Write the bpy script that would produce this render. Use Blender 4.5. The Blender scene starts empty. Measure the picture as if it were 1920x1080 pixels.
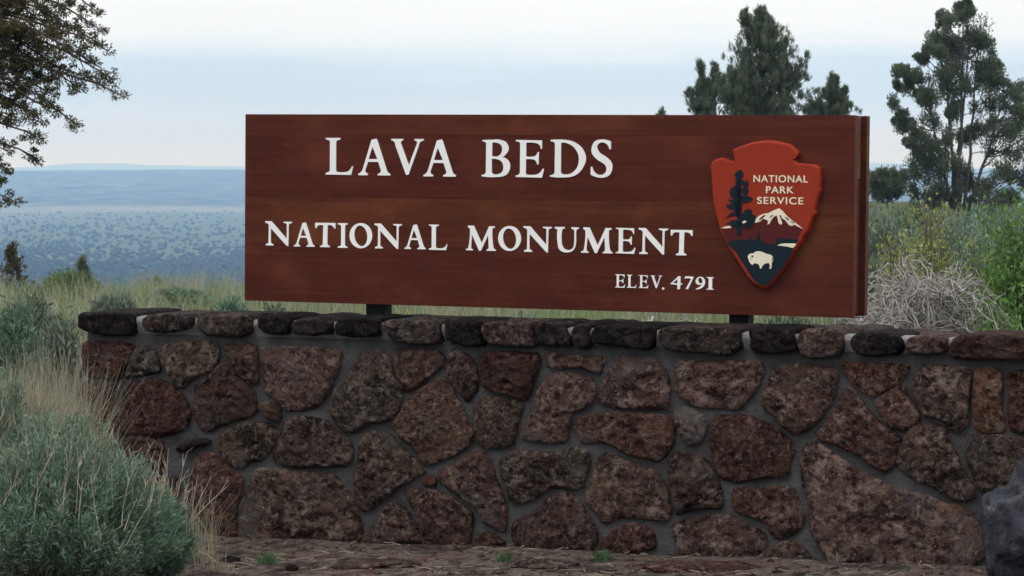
import bpy, math, random
import numpy as np
from mathutils import Vector, Matrix, noise
from mathutils.geometry import tessellate_polygon

random.seed(11)
rng = np.random.default_rng(11)
sc = bpy.context.scene
C = sc.collection

# ------------------------------------------------------------------ camera
FPX = 5500.0                       # focal length in pixels of a 1920 wide frame
EYE = Vector((0.0, 0.0, 1.82))
PITCH = math.atan(222.0 / FPX)
cam_data = bpy.data.cameras.new('camera')
cam_data.sensor_width = 36.0
cam_data.lens = 36.0 * FPX / 1920.0
cam_data.clip_start = 0.1
cam_data.clip_end = 60000.0
cam_data.dof.use_dof = True
cam_data.dof.focus_distance = 14.2
cam_data.dof.aperture_fstop = 18.0
cam = bpy.data.objects.new('camera', cam_data)
C.objects.link(cam)
cam.location = EYE
cam.rotation_euler = (math.radians(90) - PITCH, 0, 0)
sc.camera = cam

# ------------------------------------------------------------------ sky, sun, exposure
SUN_EL, SUN_AZ = math.radians(52), math.radians(218)      # azimuth from +Y clockwise
world = bpy.data.worlds.new('World')
sc.world = world
world.use_nodes = True
nt = world.node_tree
nt.nodes.clear()
def N(tree, kind, **kw):
    n = tree.nodes.new(kind)
    for k, v in kw.items():
        setattr(n, k, v)
    return n
out = N(nt, 'ShaderNodeOutputWorld')
bg = N(nt, 'ShaderNodeBackground')
bg.inputs['Strength'].default_value = 0.1
sky = N(nt, 'ShaderNodeTexSky', sky_type='NISHITA', sun_disc=False)
sky.sun_elevation = SUN_EL
sky.sun_rotation = SUN_AZ
tc = N(nt, 'ShaderNodeTexCoord')
sep = N(nt, 'ShaderNodeSeparateXYZ')
nt.links.new(tc.outputs['Generated'], sep.inputs[0])
mp = N(nt, 'ShaderNodeMapping')
mp.inputs['Scale'].default_value = (5, 5, 70)
nt.links.new(tc.outputs['Generated'], mp.inputs[0])
nz = N(nt, 'ShaderNodeTexNoise')
nz.inputs['Scale'].default_value = 1.3
nz.inputs['Detail'].default_value = 5
nz.inputs['Roughness'].default_value = 0.55
nt.links.new(mp.outputs[0], nz.inputs['Vector'])
ma = N(nt, 'ShaderNodeMath', operation='MULTIPLY_ADD')
ma.inputs[1].default_value = 0.024
nt.links.new(nz.outputs[0], ma.inputs[0])
nt.links.new(sep.outputs[2], ma.inputs[2])
mr = N(nt, 'ShaderNodeMapRange')
mr.inputs[1].default_value = 0.012
mr.inputs[2].default_value = 0.072
nt.links.new(ma.outputs[0], mr.inputs[0])
cr = N(nt, 'ShaderNodeValToRGB')
els = cr.color_ramp.elements
els[0].position = 0.0
els[0].color = (0.76, 0.80, 0.92, 1)
els[1].position = 1.0
els[1].color = (0.92, 0.95, 0.98, 1)
for p, c in ((0.12, (0.77, 0.80, 0.92, 1)), (0.27, (0.70, 0.79, 0.93, 1)), (0.42, (0.61, 0.75, 0.92, 1)),
             (0.58, (0.63, 0.77, 0.93, 1)), (0.72, (0.79, 0.88, 0.96, 1)), (0.86, (0.92, 0.95, 0.98, 1))):
    e = els.new(p)
    e.color = c
nt.links.new(mr.outputs[0], cr.inputs[0])
# overcast deck higher up: soft lighter and greyer billows, the same all round
nz2 = N(nt, 'ShaderNodeTexNoise')
nz2.inputs['Scale'].default_value = 3.0
nz2.inputs['Detail'].default_value = 5
nt.links.new(tc.outputs['Generated'], nz2.inputs['Vector'])
mr2 = N(nt, 'ShaderNodeMapRange')
mr2.inputs[1].default_value = 0.3
mr2.inputs[2].default_value = 0.7
mr2.inputs[3].default_value = 9.7
mr2.inputs[4].default_value = 10.6
nt.links.new(nz2.outputs[0], mr2.inputs[0])
vm = N(nt, 'ShaderNodeVectorMath', operation='SCALE')
nt.links.new(cr.outputs[0], vm.inputs[0])
zen = N(nt, 'ShaderNodeMapRange')          # overcast sky: the zenith is brighter than the horizon
zen.inputs[1].default_value = 0.0
zen.inputs[2].default_value = 1.0
zen.inputs[3].default_value = 1.0
zen.inputs[4].default_value = 2.3
nt.links.new(sep.outputs[2], zen.inputs[0])
zm = N(nt, 'ShaderNodeMath', operation='MULTIPLY')
nt.links.new(mr2.outputs[0], zm.inputs[0])
nt.links.new(zen.outputs[0], zm.inputs[1])
nt.links.new(zm.outputs[0], vm.inputs['Scale'])
mx = N(nt, 'ShaderNodeMix', data_type='RGBA')
mx.inputs[0].default_value = 0.93
nt.links.new(sky.outputs[0], mx.inputs[6])
nt.links.new(vm.outputs[0], mx.inputs[7])
nt.links.new(mx.outputs[2], bg.inputs['Color'])
nt.links.new(bg.outputs[0], out.inputs['Surface'])

sun_data = bpy.data.lights.new('sun', 'SUN')
sun_data.energy = 0.7
sun_data.angle = math.radians(14)
sun_data.color = (1.0, 0.96, 0.9)
sun = bpy.data.objects.new('sun', sun_data)
C.objects.link(sun)
sdir = Vector((math.sin(SUN_AZ) * math.cos(SUN_EL), math.cos(SUN_AZ) * math.cos(SUN_EL), math.sin(SUN_EL)))
sun.rotation_euler = sdir.to_track_quat('Z', 'Y').to_euler()
sun.location = (0, 0, 30)

sc.view_settings.view_transform = 'Standard'
sc.view_settings.look = 'None'
sc.view_settings.gamma = 1.0
sc.view_settings.exposure = 0.0
sc.view_settings.use_curve_mapping = False
sc.render.engine = 'CYCLES'
sc.cycles.use_denoising = True
sc.cycles.use_adaptive_sampling = True
sc.cycles.adaptive_threshold = 0.02
sc.cycles.max_bounces = 6
sc.cycles.diffuse_bounces = 3
sc.cycles.glossy_bounces = 2
sc.cycles.transmission_bounces = 3
sc.cycles.volume_bounces = 0
sc.cycles.transparent_max_bounces = 6

# ------------------------------------------------------------------ helpers
cp, sp = math.cos(PITCH), math.sin(PITCH)
def ray(px, py):
    a, b = (px - 960.0) / FPX, -(py - 540.0) / FPX
    return Vector((a, cp + b * sp, -sp + b * cp))        # depth 1 along the view axis
def at(px, py, d):
    return EYE + ray(px, py) * d

def tag(o, label=None, cat=None, group=None, kind=None):
    if label: o['label'] = label
    if cat: o['category'] = cat
    if group: o['group'] = group
    if kind: o['kind'] = kind
    return o
def empty(name, loc=(0, 0, 0), label=None, cat=None, group=None):
    o = bpy.data.objects.new(name, None)
    o.empty_display_size = 0.2
    C.objects.link(o)
    o.location = loc
    return tag(o, label, cat, group)
def link(name, me, parent=None, loc=None, color=None):
    o = bpy.data.objects.new(name, me)
    C.objects.link(o)
    if parent: o.parent = parent
    if loc is not None: o.location = loc
    if color is not None: o.color = (*color, min(1.0, max(.12, (sum(color) - .06) / .10)))
    return o
def mesh_np(name, V, F, mat=None, smooth=False, rnd=None):
    """V (n,3), F (m,k) arrays -> mesh; rnd: one value per vertex, read by the materials"""
    V = np.asarray(V, dtype=np.float32)
    F = np.asarray(F, dtype=np.int32)
    me = bpy.data.meshes.new(name)
    me.vertices.add(len(V))
    me.vertices.foreach_set('co', V.ravel())
    k = F.shape[1]
    me.loops.add(F.size)
    me.loops.foreach_set('vertex_index', F.ravel())
    me.polygons.add(len(F))
    me.polygons.foreach_set('loop_start', np.arange(0, F.size, k, dtype=np.int32))
    me.polygons.foreach_set('loop_total', np.full(len(F), k, dtype=np.int32))
    if smooth:
        me.polygons.foreach_set('use_smooth', np.ones(len(F), dtype=bool))
    if rnd is not None:
        at_ = me.attributes.new('rnd', 'FLOAT', 'POINT')
        at_.data.foreach_set('value', np.asarray(rnd, dtype=np.float32))
    me.update(calc_edges=True)
    if mat: me.materials.append(mat)
    return me
def mesh_py(name, V, F, mat=None, smooth=False):
    me = bpy.data.meshes.new(name)
    me.from_pydata([tuple(v) for v in V], [], [tuple(f) for f in F])
    if smooth:
        me.polygons.foreach_set('use_smooth', np.ones(len(me.polygons), dtype=bool))
    if mat: me.materials.append(mat)
    me.update()
    return me
def unit(a):
    return a / (np.linalg.norm(a, axis=-1, keepdims=True) + 1e-9)
def tubes(paths, radii, k=4):
    """paths: list of (m,3) arrays, radii: list of (m,) arrays -> V, F quads"""
    Vs, Fs, off = [], [], 0
    ang = np.arange(k) * 2 * math.pi / k
    ca, sa = np.cos(ang), np.sin(ang)
    for P, R in zip(paths, radii):
        P = np.asarray(P, float)
        m = len(P)
        T = unit(np.gradient(P, axis=0))
        up = np.array([0.13, 0.21, 1.0]) if abs(T[0][2]) < 0.8 else np.array([1.0, 0.2, 0.1])
        A = unit(np.cross(T, up))
        B = np.cross(T, A)
        R = np.asarray(R, float)[:, None, None]
        ring = P[:, None, :] + R * (A[:, None, :] * ca[None, :, None] + B[:, None, :] * sa[None, :, None])
        Vs.append(ring.reshape(-1, 3))
        i = np.arange(m - 1)[:, None] * k
        j = np.arange(k)[None, :]
        j2 = (j + 1) % k
        Fs.append(np.stack([i + j, i + j2, i + k + j2, i + k + j], -1).reshape(-1, 4) + off)
        off += m * k
    return np.concatenate(Vs), np.concatenate(Fs)
def leaves(P, D, L, W, twist=None):
    """diamond leaves: base points P, directions D, lengths L, widths W"""
    n = len(P)
    D = unit(D)
    S = unit(np.cross(D, rng.normal(size=(n, 3))))
    L = np.broadcast_to(np.asarray(L, float), (n,))[:, None]
    W = np.broadcast_to(np.asarray(W, float), (n,))[:, None]
    Nn = np.cross(D, S)
    V = np.stack([P, P + D * L * .5 + S * W * .5 + Nn * W * .15, P + D * L, P + D * L * .5 - S * W * .5 + Nn * W * .15], 1).reshape(-1, 3)
    F = np.arange(4 * n).reshape(n, 4)
    return V, F
def blades(P, H, lean, W, az=None):
    """grass blades: 3 levels, two quads"""
    n = len(P)
    az = rng.uniform(0, 2 * math.pi, n) if az is None else az
    d = np.stack([np.cos(az), np.sin(az), np.zeros(n)], 1)
    ang = rng.uniform(0, 2 * math.pi, n)
    s = np.stack([np.cos(ang), np.sin(ang), np.zeros(n)], 1)
    H = np.asarray(H)[:, None]
    W = np.broadcast_to(np.asarray(W, float), (n,))[:, None]
    lean = np.asarray(lean)[:, None]
    z = np.array([0, 0, 1.0])
    lv = []
    for t in (0, .55, 1.0):
        c = P + z * H * t * (1 - .25 * lean * t) + d * H * lean * t * t
        w = W * (1 - .8 * t)
        lv += [c - s * w * .5, c + s * w * .5]
    V = np.stack(lv, 1).reshape(-1, 3)
    b = (np.arange(n) * 6)[:, None]
    F = np.concatenate([b + np.array([[0, 1, 3, 2]]), b + np.array([[2, 3, 5, 4]])])
    return V, F

# ------------------------------------------------------------------ materials
def mat_new(name):
    m = bpy.data.materials.new(name)
    m.use_nodes = True
    t = m.node_tree
    b = t.nodes['Principled BSDF']
    b.inputs['Specular IOR Level'].default_value = 0.3
    return m, t, b
def ramp(t, fac, stops):
    r = N(t, 'ShaderNodeValToRGB')
    e = r.color_ramp.elements
    e[0].position, e[0].color = stops[0][0], (*stops[0][1], 1)
    e[1].position, e[1].color = stops[-1][0], (*stops[-1][1], 1)
    for p, c in stops[1:-1]:
        x = e.new(p)
        x.color = (*c, 1)
    t.links.new(fac, r.inputs[0])
    return r.outputs[0]
def noise_tex(t, vec, scale, detail=4, rough=.55, dist=0.0):
    n = N(t, 'ShaderNodeTexNoise')
    n.inputs['Scale'].default_value = scale
    n.inputs['Detail'].default_value = detail
    n.inputs['Roughness'].default_value = rough
    n.inputs['Distortion'].default_value = dist
    if vec is not None: t.links.new(vec, n.inputs['Vector'])
    return n.outputs[0]
def mixc(t, fac, a, b, blend='MIX'):
    m = N(t, 'ShaderNodeMix', data_type='RGBA', blend_type=blend)
    for sock, v in ((m.inputs[0], fac), (m.inputs[6], a), (m.inputs[7], b)):
        if hasattr(v, 'is_output'): t.links.new(v, sock)
        elif isinstance(v, (int, float)): sock.default_value = v
        else: sock.default_value = (*v, 1)
    return m.outputs[2]
def maprange(t, v, a, b, c=0.0, d=1.0):
    m = N(t, 'ShaderNodeMapRange')
    for i, x in enumerate((a, b, c, d)): m.inputs[i + 1].default_value = x
    t.links.new(v, m.inputs[0])
    return m.outputs[0]
def math_n(t, op, a, b):
    m = N(t, 'ShaderNodeMath', operation=op)
    for s, v in ((m.inputs[0], a), (m.inputs[1], b)):
        if hasattr(v, 'is_output'): t.links.new(v, s)
        else: s.default_value = v
    return m.outputs[0]
def bump(t, b, h, strength, dist):
    n = N(t, 'ShaderNodeBump')
    n.inputs['Strength'].default_value = strength
    n.inputs['Distance'].default_value = dist
    t.links.new(h, n.inputs['Height'])
    t.links.new(n.outputs[0], b.inputs['Normal'])
def obj_vec(t, mul=(1, 1, 1)):
    """object coordinates shifted by a random amount for each object"""
    tcn = N(t, 'ShaderNodeTexCoord')
    oi = N(t, 'ShaderNodeObjectInfo')
    s = N(t, 'ShaderNodeVectorMath', operation='SCALE')
    s.inputs[0].default_value = (37.0, 53.0, 29.0)
    t.links.new(oi.outputs['Random'], s.inputs['Scale'])
    a = N(t, 'ShaderNodeVectorMath', operation='ADD')
    mm = N(t, 'ShaderNodeMapping')
    mm.inputs['Scale'].default_value = mul
    t.links.new(tcn.outputs['Object'], mm.inputs[0])
    t.links.new(mm.outputs[0], a.inputs[0])
    t.links.new(s.outputs[0], a.inputs[1])
    return a.outputs[0], oi
def pos_vec(t):
    return N(t, 'ShaderNodeNewGeometry').outputs['Position']

def stone_mat():
    m, t, b = mat_new('lava_stone')
    v0, oi = obj_vec(t)
    vs = N(t, 'ShaderNodeVectorMath', operation='SCALE')              # coarser or finer mottling from stone to stone
    t.links.new(v0, vs.inputs[0])
    t.links.new(maprange(t, math_n(t, 'FRACT', math_n(t, 'MULTIPLY', oi.outputs['Random'], 7.31), 0.0), 0, 1, .6, 1.5), vs.inputs['Scale'])
    v = vs.outputs[0]
    n1 = noise_tex(t, v, 7, 6, .62, .4)
    n2 = noise_tex(t, v, 34, 6, .72)
    n3 = noise_tex(t, v, 95, 3, .7)
    base = oi.outputs['Color']
    age = oi.outputs['Alpha']                                        # how weathered and lichened a stone is
    base = mixc(t, 1.0, base, (1.16, 1.0, .98), 'MULTIPLY')
    dark = mixc(t, 1.0, base, (.20, .18, .19), 'MULTIPLY')
    lit = mixc(t, 1.0, base, (2.5, 2.4, 2.3), 'MULTIPLY')
    light = mixc(t, math_n(t, 'MULTIPLY', age, .45), lit, (.19, .155, .13))
    n5 = noise_tex(t, v, 13, 5, .7, .6)
    c = mixc(t, maprange(t, n1, .34, .50), dark, base)
    c = mixc(t, maprange(t, n5, .50, .62), c, light)
    c = mixc(t, maprange(t, n2, .52, .42, 0, .92), c, dark)           # pores
    ochre = mixc(t, math_n(t, 'MULTIPLY', age, .65), base, (.12, .058, .030))
    n4 = noise_tex(t, v, 5.3, 5, .65)
    c = mixc(t, maprange(t, n4, .54, .64, 0, .5), c, ochre)
    grey = mixc(t, math_n(t, 'MULTIPLY', age, .7), base, (.085, .080, .078))
    n6 = noise_tex(t, v, 3.7, 5, .65, .5)
    c = mixc(t, maprange(t, n6, .55, .63, 0, .7), c, grey)
    lich = noise_tex(t, v, 19, 5, .75, .8)
    c = mixc(t, math_n(t, 'MULTIPLY', maprange(t, lich, .57, .66, 0, .7), age), c, (.24, .215, .18))  # pale lichen crust
    c = mixc(t, math_n(t, 'MULTIPLY', maprange(t, n3, .57, .68, 0, .6), age), c, (.23, .19, .16))
    t.links.new(c, b.inputs['Base Color'])
    b.inputs['Roughness'].default_value = .9
    b.inputs['Specular IOR Level'].default_value = .06
    vo = N(t, 'ShaderNodeTexVoronoi', feature='SMOOTH_F1')
    vo.inputs['Scale'].default_value = 38
    t.links.new(v, vo.inputs['Vector'])
    h = math_n(t, 'ADD', math_n(t, 'MULTIPLY', n2, 1.2), math_n(t, 'MULTIPLY', vo.outputs[0], .5))
    h = math_n(t, 'ADD', h, math_n(t, 'MULTIPLY', n3, .5))
    bump(t, b, h, 1.0, .032)
    return m
M_STONE = stone_mat()

def mortar_mat(name, col):
    m, t, b = mat_new(name)
    p = pos_vec(t)
    n1 = noise_tex(t, p, 5, 5, .6)
    n2 = noise_tex(t, p, 90, 5, .75)
    n3 = noise_tex(t, p, 17, 5, .7, .6)
    c = ramp(t, n1, [(.3, tuple(x * .62 for x in col)), (.5, col), (.7, tuple(x * 1.35 for x in col))])
    c = mixc(t, maprange(t, n3, .5, .66, 0, .6), c, (col[0] * .55, col[1] * .47, col[2] * .43))      # rust stains and grime
    c = mixc(t, maprange(t, n2, .42, .62, 0, .6), c, tuple(x * .55 for x in col))
    t.links.new(c, b.inputs['Base Color'])
    b.inputs['Roughness'].default_value = .9
    bump(t, b, math_n(t, 'ADD', n2, math_n(t, 'MULTIPLY', n3, 1.5)), .9, .014)
    return m
M_MORTAR = mortar_mat('mortar', (.080, .079, .080))
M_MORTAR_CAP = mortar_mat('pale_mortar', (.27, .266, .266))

def wood_mat():
    m, t, b = mat_new('stained_wood')
    v, oi = obj_vec(t, (.35, 9, 9))
    v2, _ = obj_vec(t, (1.2, 1.6, 1.6))
    g = noise_tex(t, v, 3.0, 7, .62, 1.2)
    g2 = noise_tex(t, v2, 2.2, 4, .6)
    g3 = noise_tex(t, v, 22, 5, .75)
    v3, _ = obj_vec(t, (1, 1, 1))
    sp = noise_tex(t, v3, 55, 3, .7)
    base = oi.outputs['Color']
    dark = mixc(t, 1.0, base, (.62, .55, .6), 'MULTIPLY')
    lite = mixc(t, 1.0, base, (1.45, 1.7, 1.5), 'MULTIPLY')
    c = mixc(t, maprange(t, g, .35, .68), dark, base)
    c = mixc(t, maprange(t, g2, .48, .72, 0, .75), c, lite)
    c = mixc(t, maprange(t, g3, .50, .64, 0, .6), c, dark)
    c = mixc(t, maprange(t, sp, .70, .74, 0, .5), c, (.16, .12, .10))       # scuffs and dried splashes
    t.links.new(c, b.inputs['Base Color'])
    b.inputs['Roughness'].default_value = .5
    b.inputs['Specular IOR Level'].default_value = .10
    bump(t, b, math_n(t, 'ADD', g, math_n(t, 'MULTIPLY', g3, .4)), .25, .003)
    return m
M_WOOD = wood_mat()

def paint_mat(name, col, rough=.5, var=.12, spec=.12):
    m, t, b = mat_new(name)
    p = pos_vec(t)
    n1 = noise_tex(t, p, 14, 5, .6)
    n2 = noise_tex(t, p, 160, 2, .6)
    c = ramp(t, n1, [(.3, tuple(x * (1 - var) for x in col)), (.7, tuple(min(1, x * (1 + var)) for x in col))])
    t.links.new(c, b.inputs['Base Color'])
    b.inputs['Roughness'].default_value = rough
    b.inputs['Specular IOR Level'].default_value = spec
    bump(t, b, n2, .15, .002)
    return m
M_WHITE = paint_mat('white_paint', (.80, .79, .77), .5, .04)
M_CREAM = paint_mat('cream_paint', (.72, .66, .50), .5, .05)
M_RED = paint_mat('rust_red_paint', (.25, .027, .010), .55, .08)
M_MAROON = paint_mat('maroon_paint', (.075, .011, .011), .55, .08)
M_TEAL = paint_mat('dark_teal_paint', (.006, .014, .021), .55, .1)
M_BLACK = paint_mat('black_steel', (.008, .008, .011), .5, .1)

def leaf_mat(name, stops, trans=.25, rough=.6, spec=.2):
    m, t, b = mat_new(name)
    a = N(t, 'ShaderNodeAttribute', attribute_name='rnd')
    n1 = noise_tex(t, pos_vec(t), 6, 3, .6)
    f = math_n(t, 'ADD', math_n(t, 'MULTIPLY', a.outputs['Fac'], .7), math_n(t, 'MULTIPLY', math_n(t, 'SUBTRACT', n1, .35), .9))
    c = ramp(t, f, stops)
    t.links.new(c, b.inputs['Base Color'])
    b.inputs['Roughness'].default_value = rough
    b.inputs['Specular IOR Level'].default_value = spec
    tr = N(t, 'ShaderNodeBsdfTranslucent')
    t.links.new(c, tr.inputs['Color'])
    mxs = N(t, 'ShaderNodeMixShader')
    mxs.inputs[0].default_value = trans
    t.links.new(b.outputs[0], mxs.inputs[1])
    t.links.new(tr.outputs[0], mxs.inputs[2])
    t.links.new(mxs.outputs[0], t.nodes['Material Output'].inputs['Surface'])
    return m
M_SAGE = leaf_mat('sage_leaf', [(0, (.050, .095, .055)), (.4, (.115, .19, .125)), (.75, (.20, .28, .195)), (1, (.34, .42, .34))])
M_SAGE_GREY = leaf_mat('grey_sage_leaf', [(0, (.045, .07, .045)), (.45, (.12, .155, .11)), (1, (.28, .315, .25))])
M_SAGE_DARK = leaf_mat('dark_sage_leaf', [(0, (.03, .055, .03)), (.5, (.06, .10, .06)), (1, (.12, .17, .11))])
M_YELLOW = leaf_mat('yellow_green_leaf', [(0, (.12, .145, .04)), (.5, (.25, .26, .07)), (1, (.40, .38, .13))])
M_FLOWER = leaf_mat('yellow_flower', [(0, (.30, .28, .03)), (.5, (.52, .44, .05)), (1, (.65, .55, .10))])
M_GREEN = leaf_mat('fresh_green_leaf', [(0, (.04, .09, .02)), (.5, (.105, .205, .045)), (1, (.24, .35, .11))], .35)
M_OLIVE = leaf_mat('olive_green_leaf', [(0, (.045, .08, .025)), (.5, (.10, .155, .05)), (1, (.19, .25, .10))], .3)
M_GRASS_DRY = leaf_mat('straw_blade', [(0, (.17, .15, .10)), (.5, (.30, .27, .19)), (1, (.44, .40, .31))])
M_GRASS_GREEN = leaf_mat('green_blade', [(0, (.08, .125, .045)), (.5, (.18, .235, .10)), (1, (.31, .35, .19))])
M_JUNIPER = leaf_mat('juniper_spray', [(0, (.050, .070, .042)), (.5, (.115, .142, .088)), (1, (.21, .235, .155))], .35)
M_JUNIPER_OLD = leaf_mat('olive_juniper_spray', [(0, (.030, .032, .013)), (.5, (.076, .070, .028)), (1, (.15, .12, .05))], .25)
def bark_mat(name, col):
    m, t, b = mat_new(name)
    p = pos_vec(t)
    n1 = noise_tex(t, p, 18, 5, .7)
    t.links.new(ramp(t, n1, [(.3, tuple(x * .5 for x in col)), (.5, col), (.75, tuple(x * 1.7 for x in col))]), b.inputs['Base Color'])
    b.inputs['Roughness'].default_value = .85
    bump(t, b, n1, .5, .02)
    return m
M_BARK = bark_mat('juniper_bark', (.075, .06, .052))
M_TWIG = bark_mat('sage_stem', (.11, .095, .08))
M_DEAD = bark_mat('dead_grey_twig', (.31, .29, .265))
M_STALK = bark_mat('straw_stalk', (.34, .29, .22))

def ground_near_mat():
    m, t, b = mat_new('volcanic_soil')
    p = pos_vec(t)
    mp_ = N(t, 'ShaderNodeMapping')
    mp_.inputs['Scale'].default_value = (1, .8, 1)
    t.links.new(p, mp_.inputs[0])
    n1 = noise_tex(t, mp_.outputs[0], 3.4, 7, .68, .8)
    n2 = noise_tex(t, mp_.outputs[0], 18, 6, .7)
    n3 = noise_tex(t, p, 70, 4, .7)
    soil = ramp(t, n1, [(.32, (.032, .023, .020)), (.43, (.095, .070, .060)), (.53, (.20, .155, .13)), (.64, (.14, .068, .055))])
    soil = mixc(t, maprange(t, n2, .52, .36, 0, .8), soil, (.016, .012, .011))
    soil = mixc(t, maprange(t, n3, .62, .72, 0, .7), soil, (.15, .13, .115))
    sx = N(t, 'ShaderNodeSeparateXYZ')
    t.links.new(p, sx.inputs[0])
    far = maprange(t, sx.outputs[1], 15.5, 18)
    g = ramp(t, noise_tex(t, p, 1.1, 5, .65), [(.3, (.045, .065, .03)), (.5, (.09, .105, .055)), (.7, (.15, .15, .09))])
    t.links.new(mixc(t, far, soil, g), b.inputs['Base Color'])
    b.inputs['Roughness'].default_value = .95
    b.inputs['Specular IOR Level'].default_value = .1
    bump(t, b, math_n(t, 'ADD', n2, math_n(t, 'MULTIPLY', n3, .5)), 1.0, .06)
    return m
def plain_mat():
    m, t, b = mat_new('sage_plain')
    p = pos_vec(t)
    mp_ = N(t, 'ShaderNodeMapping')
    mp_.inputs['Scale'].default_value = (.0016, .0006, .0016)
    t.links.new(p, mp_.inputs[0])
    n1 = noise_tex(t, mp_.outputs[0], 1.0, 5, .6)
    n2 = noise_tex(t, mp_.outputs[0], 14, 5, .65)
    sx = N(t, 'ShaderNodeSeparateXYZ')
    t.links.new(p, sx.inputs[0])
    c = ramp(t, n1, [(.3, (.070, .092, .055)), (.5, (.100, .122, .075)), (.7, (.135, .15, .10))])
    c = mixc(t, maprange(t, n2, .35, .75, 0, .6), c, (.06, .085, .04))
    wob = math_n(t, 'ADD', sx.outputs[1], math_n(t, 'MULTIPLY', n1, 900.0))
    # pale dry lake shore at the far side of the sage flat, forest beyond
    band = math_n(t, 'MULTIPLY', maprange(t, wob, 4700, 4800), maprange(t, wob, 5150, 5000))
    band = math_n(t, 'MULTIPLY', band, maprange(t, n2, .40, .56, .35, 1))
    wood = maprange(t, wob, 5050, 5250)
    c = mixc(t, maprange(t, wob, 2550, 2150, 0, .8), c, (.030, .045, .026))
    c = mixc(t, wood, c, ramp(t, n2, [(.38, (.012, .022, .016)), (.5, (.05, .065, .04)), (.64, (.12, .12, .085))]))
    c = mixc(t, math_n(t, 'MULTIPLY', band, .32), c, (.34, .29, .27))
    t.links.new(c, b.inputs['Base Color'])
    b.inputs['Roughness'].default_value = 1
    b.inputs['Specular IOR Level'].default_value = 0
    return m
M_SOIL = ground_near_mat()
M_PLAIN = plain_mat()

# ------------------------------------------------------------------ terrain
def sstep(a, b, x):
    t = min(1.0, max(0.0, (x - a) / (b - a)))
    return t * t * (3 - 2 * t)
def tz(x, y):
    r = math.hypot(x, y)
    s = x / max(abs(y), 1.0) if y > 0 else 0.0
    z = max(-.1, min(.1, .013 * x)) * (1 - sstep(30, 60, r))
    z += .80 * sstep(17, 72, y) * sstep(-.02, .11, s)
    z += .10 * (noise.noise(Vector((x * .23, y * .23, 3.1)))) * sstep(15.5, 22, y)
    z += .018 * noise.noise(Vector((x * 2.1, y * 2.1, 8.0))) * (1 - sstep(60, 120, r))
    rc = 40 + 50 * sstep(.0, .11, s)
    t = max(0.0, r - rc)
    z -= 60 * (1 - math.exp(-(t / 330.0) ** 1.45))
    z += 58 * sstep(4100, 7600, r) * (1 + .16 * noise.noise(Vector((x * .0011, y * .0005, 5))))
    return z
def build_ground():
    radii = np.concatenate([np.linspace(.4, 11.5, 16), np.linspace(11.6, 15.6, 56), np.linspace(15.8, 60, 66),
                            np.geomspace(62, 20500, 98)])
    az = np.concatenate([np.linspace(-180, -16, 40, endpoint=False), np.linspace(-16, 16, 170, endpoint=False), np.linspace(16, 180, 40, endpoint=False)])
    az = np.radians(az)
    n, m = len(radii), len(az)
    V = [(0, 0, tz(0, 0))]
    for r in radii:
        for a in az:
            x, y = r * math.sin(a), r * math.cos(a)
            V.append((x, y, tz(x, y)))
    i = np.arange(n - 1)[:, None] * m + 1
    j = np.arange(m)[None, :]
    j2 = (j + 1) % m
    F = np.stack([i + j, i + m + j, i + m + j2, i + j2], -1).reshape(-1, 4)[:, ::-1]
    me = mesh_np('ground', V, F, M_SOIL, True)
    me.materials.append(M_PLAIN)
    idx = np.repeat((radii[:-1] > 110).astype(np.int32), m)
    me.polygons.foreach_set('material_index', idx)
    return tag(link('ground', me), 'volcanic soil slope falling away to a wide sage plain', 'ground', kind='structure')
build_ground()

def build_hills():
    V, nr, na = [], 9, 420
    for k in range(nr):
        r = 15000 + k * 480
        prof = math.sin(math.pi * k / (nr - 1)) ** .8
        for q in range(na):
            a = math.radians(-40 + 80 * q / (na - 1))
            h = 30 + 34 * noise.noise(Vector((a * 34, 1.7, k * .05))) + 8 * noise.noise(Vector((a * 95, 4.2, k * .1)))
            V.append((r * math.sin(a), r * math.cos(a), -8 + max(4, h + 8) * prof))
    i = np.arange(nr - 1)[:, None] * na
    j = np.arange(na - 1)[None, :]
    F = np.stack([i + j, i + j + 1, i + na + j + 1, i + na + j], -1).reshape(-1, 4)
    tag(link('hills', mesh_np('hills', V, F, M_PLAIN, True)), 'low blue hills on the far horizon', 'hills', kind='structure')
build_hills()

def build_haze():
    m = bpy.data.materials.new('valley_haze')
    m.use_nodes = True
    t = m.node_tree
    t.nodes.clear()
    o = N(t, 'ShaderNodeOutputMaterial')
    v = N(t, 'ShaderNodeVolumePrincipled')
    v.inputs['Density'].default_value = 0.00022
    v.inputs['Density Attribute'].default_value = ''
    v.inputs['Color'].default_value = (.29, .53, 1.0, 1)
    v.inputs['Absorption Color'].default_value = (1, 1, 1, 1)     # scatters blue more than red, absorbs nothing
    v.inputs['Anisotropy'].default_value = 0.0
    t.links.new(v.outputs[0], o.inputs['Volume'])
    a, z0, z1 = 21500, -66, 68
    V = [(x, y, z) for z in (z0, z1) for x, y in ((-a, -a), (a, -a), (a, a), (-a, a))]
    F = [(0, 3, 2, 1), (4, 5, 6, 7), (0, 1, 5, 4), (1, 2, 6, 5), (2, 3, 7, 6), (3, 0, 4, 7)]
    tag(link('haze', mesh_py('haze', V, F, m)), 'blue air between the wall and the far hills', 'haze', kind='stuff')
build_haze()

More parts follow.
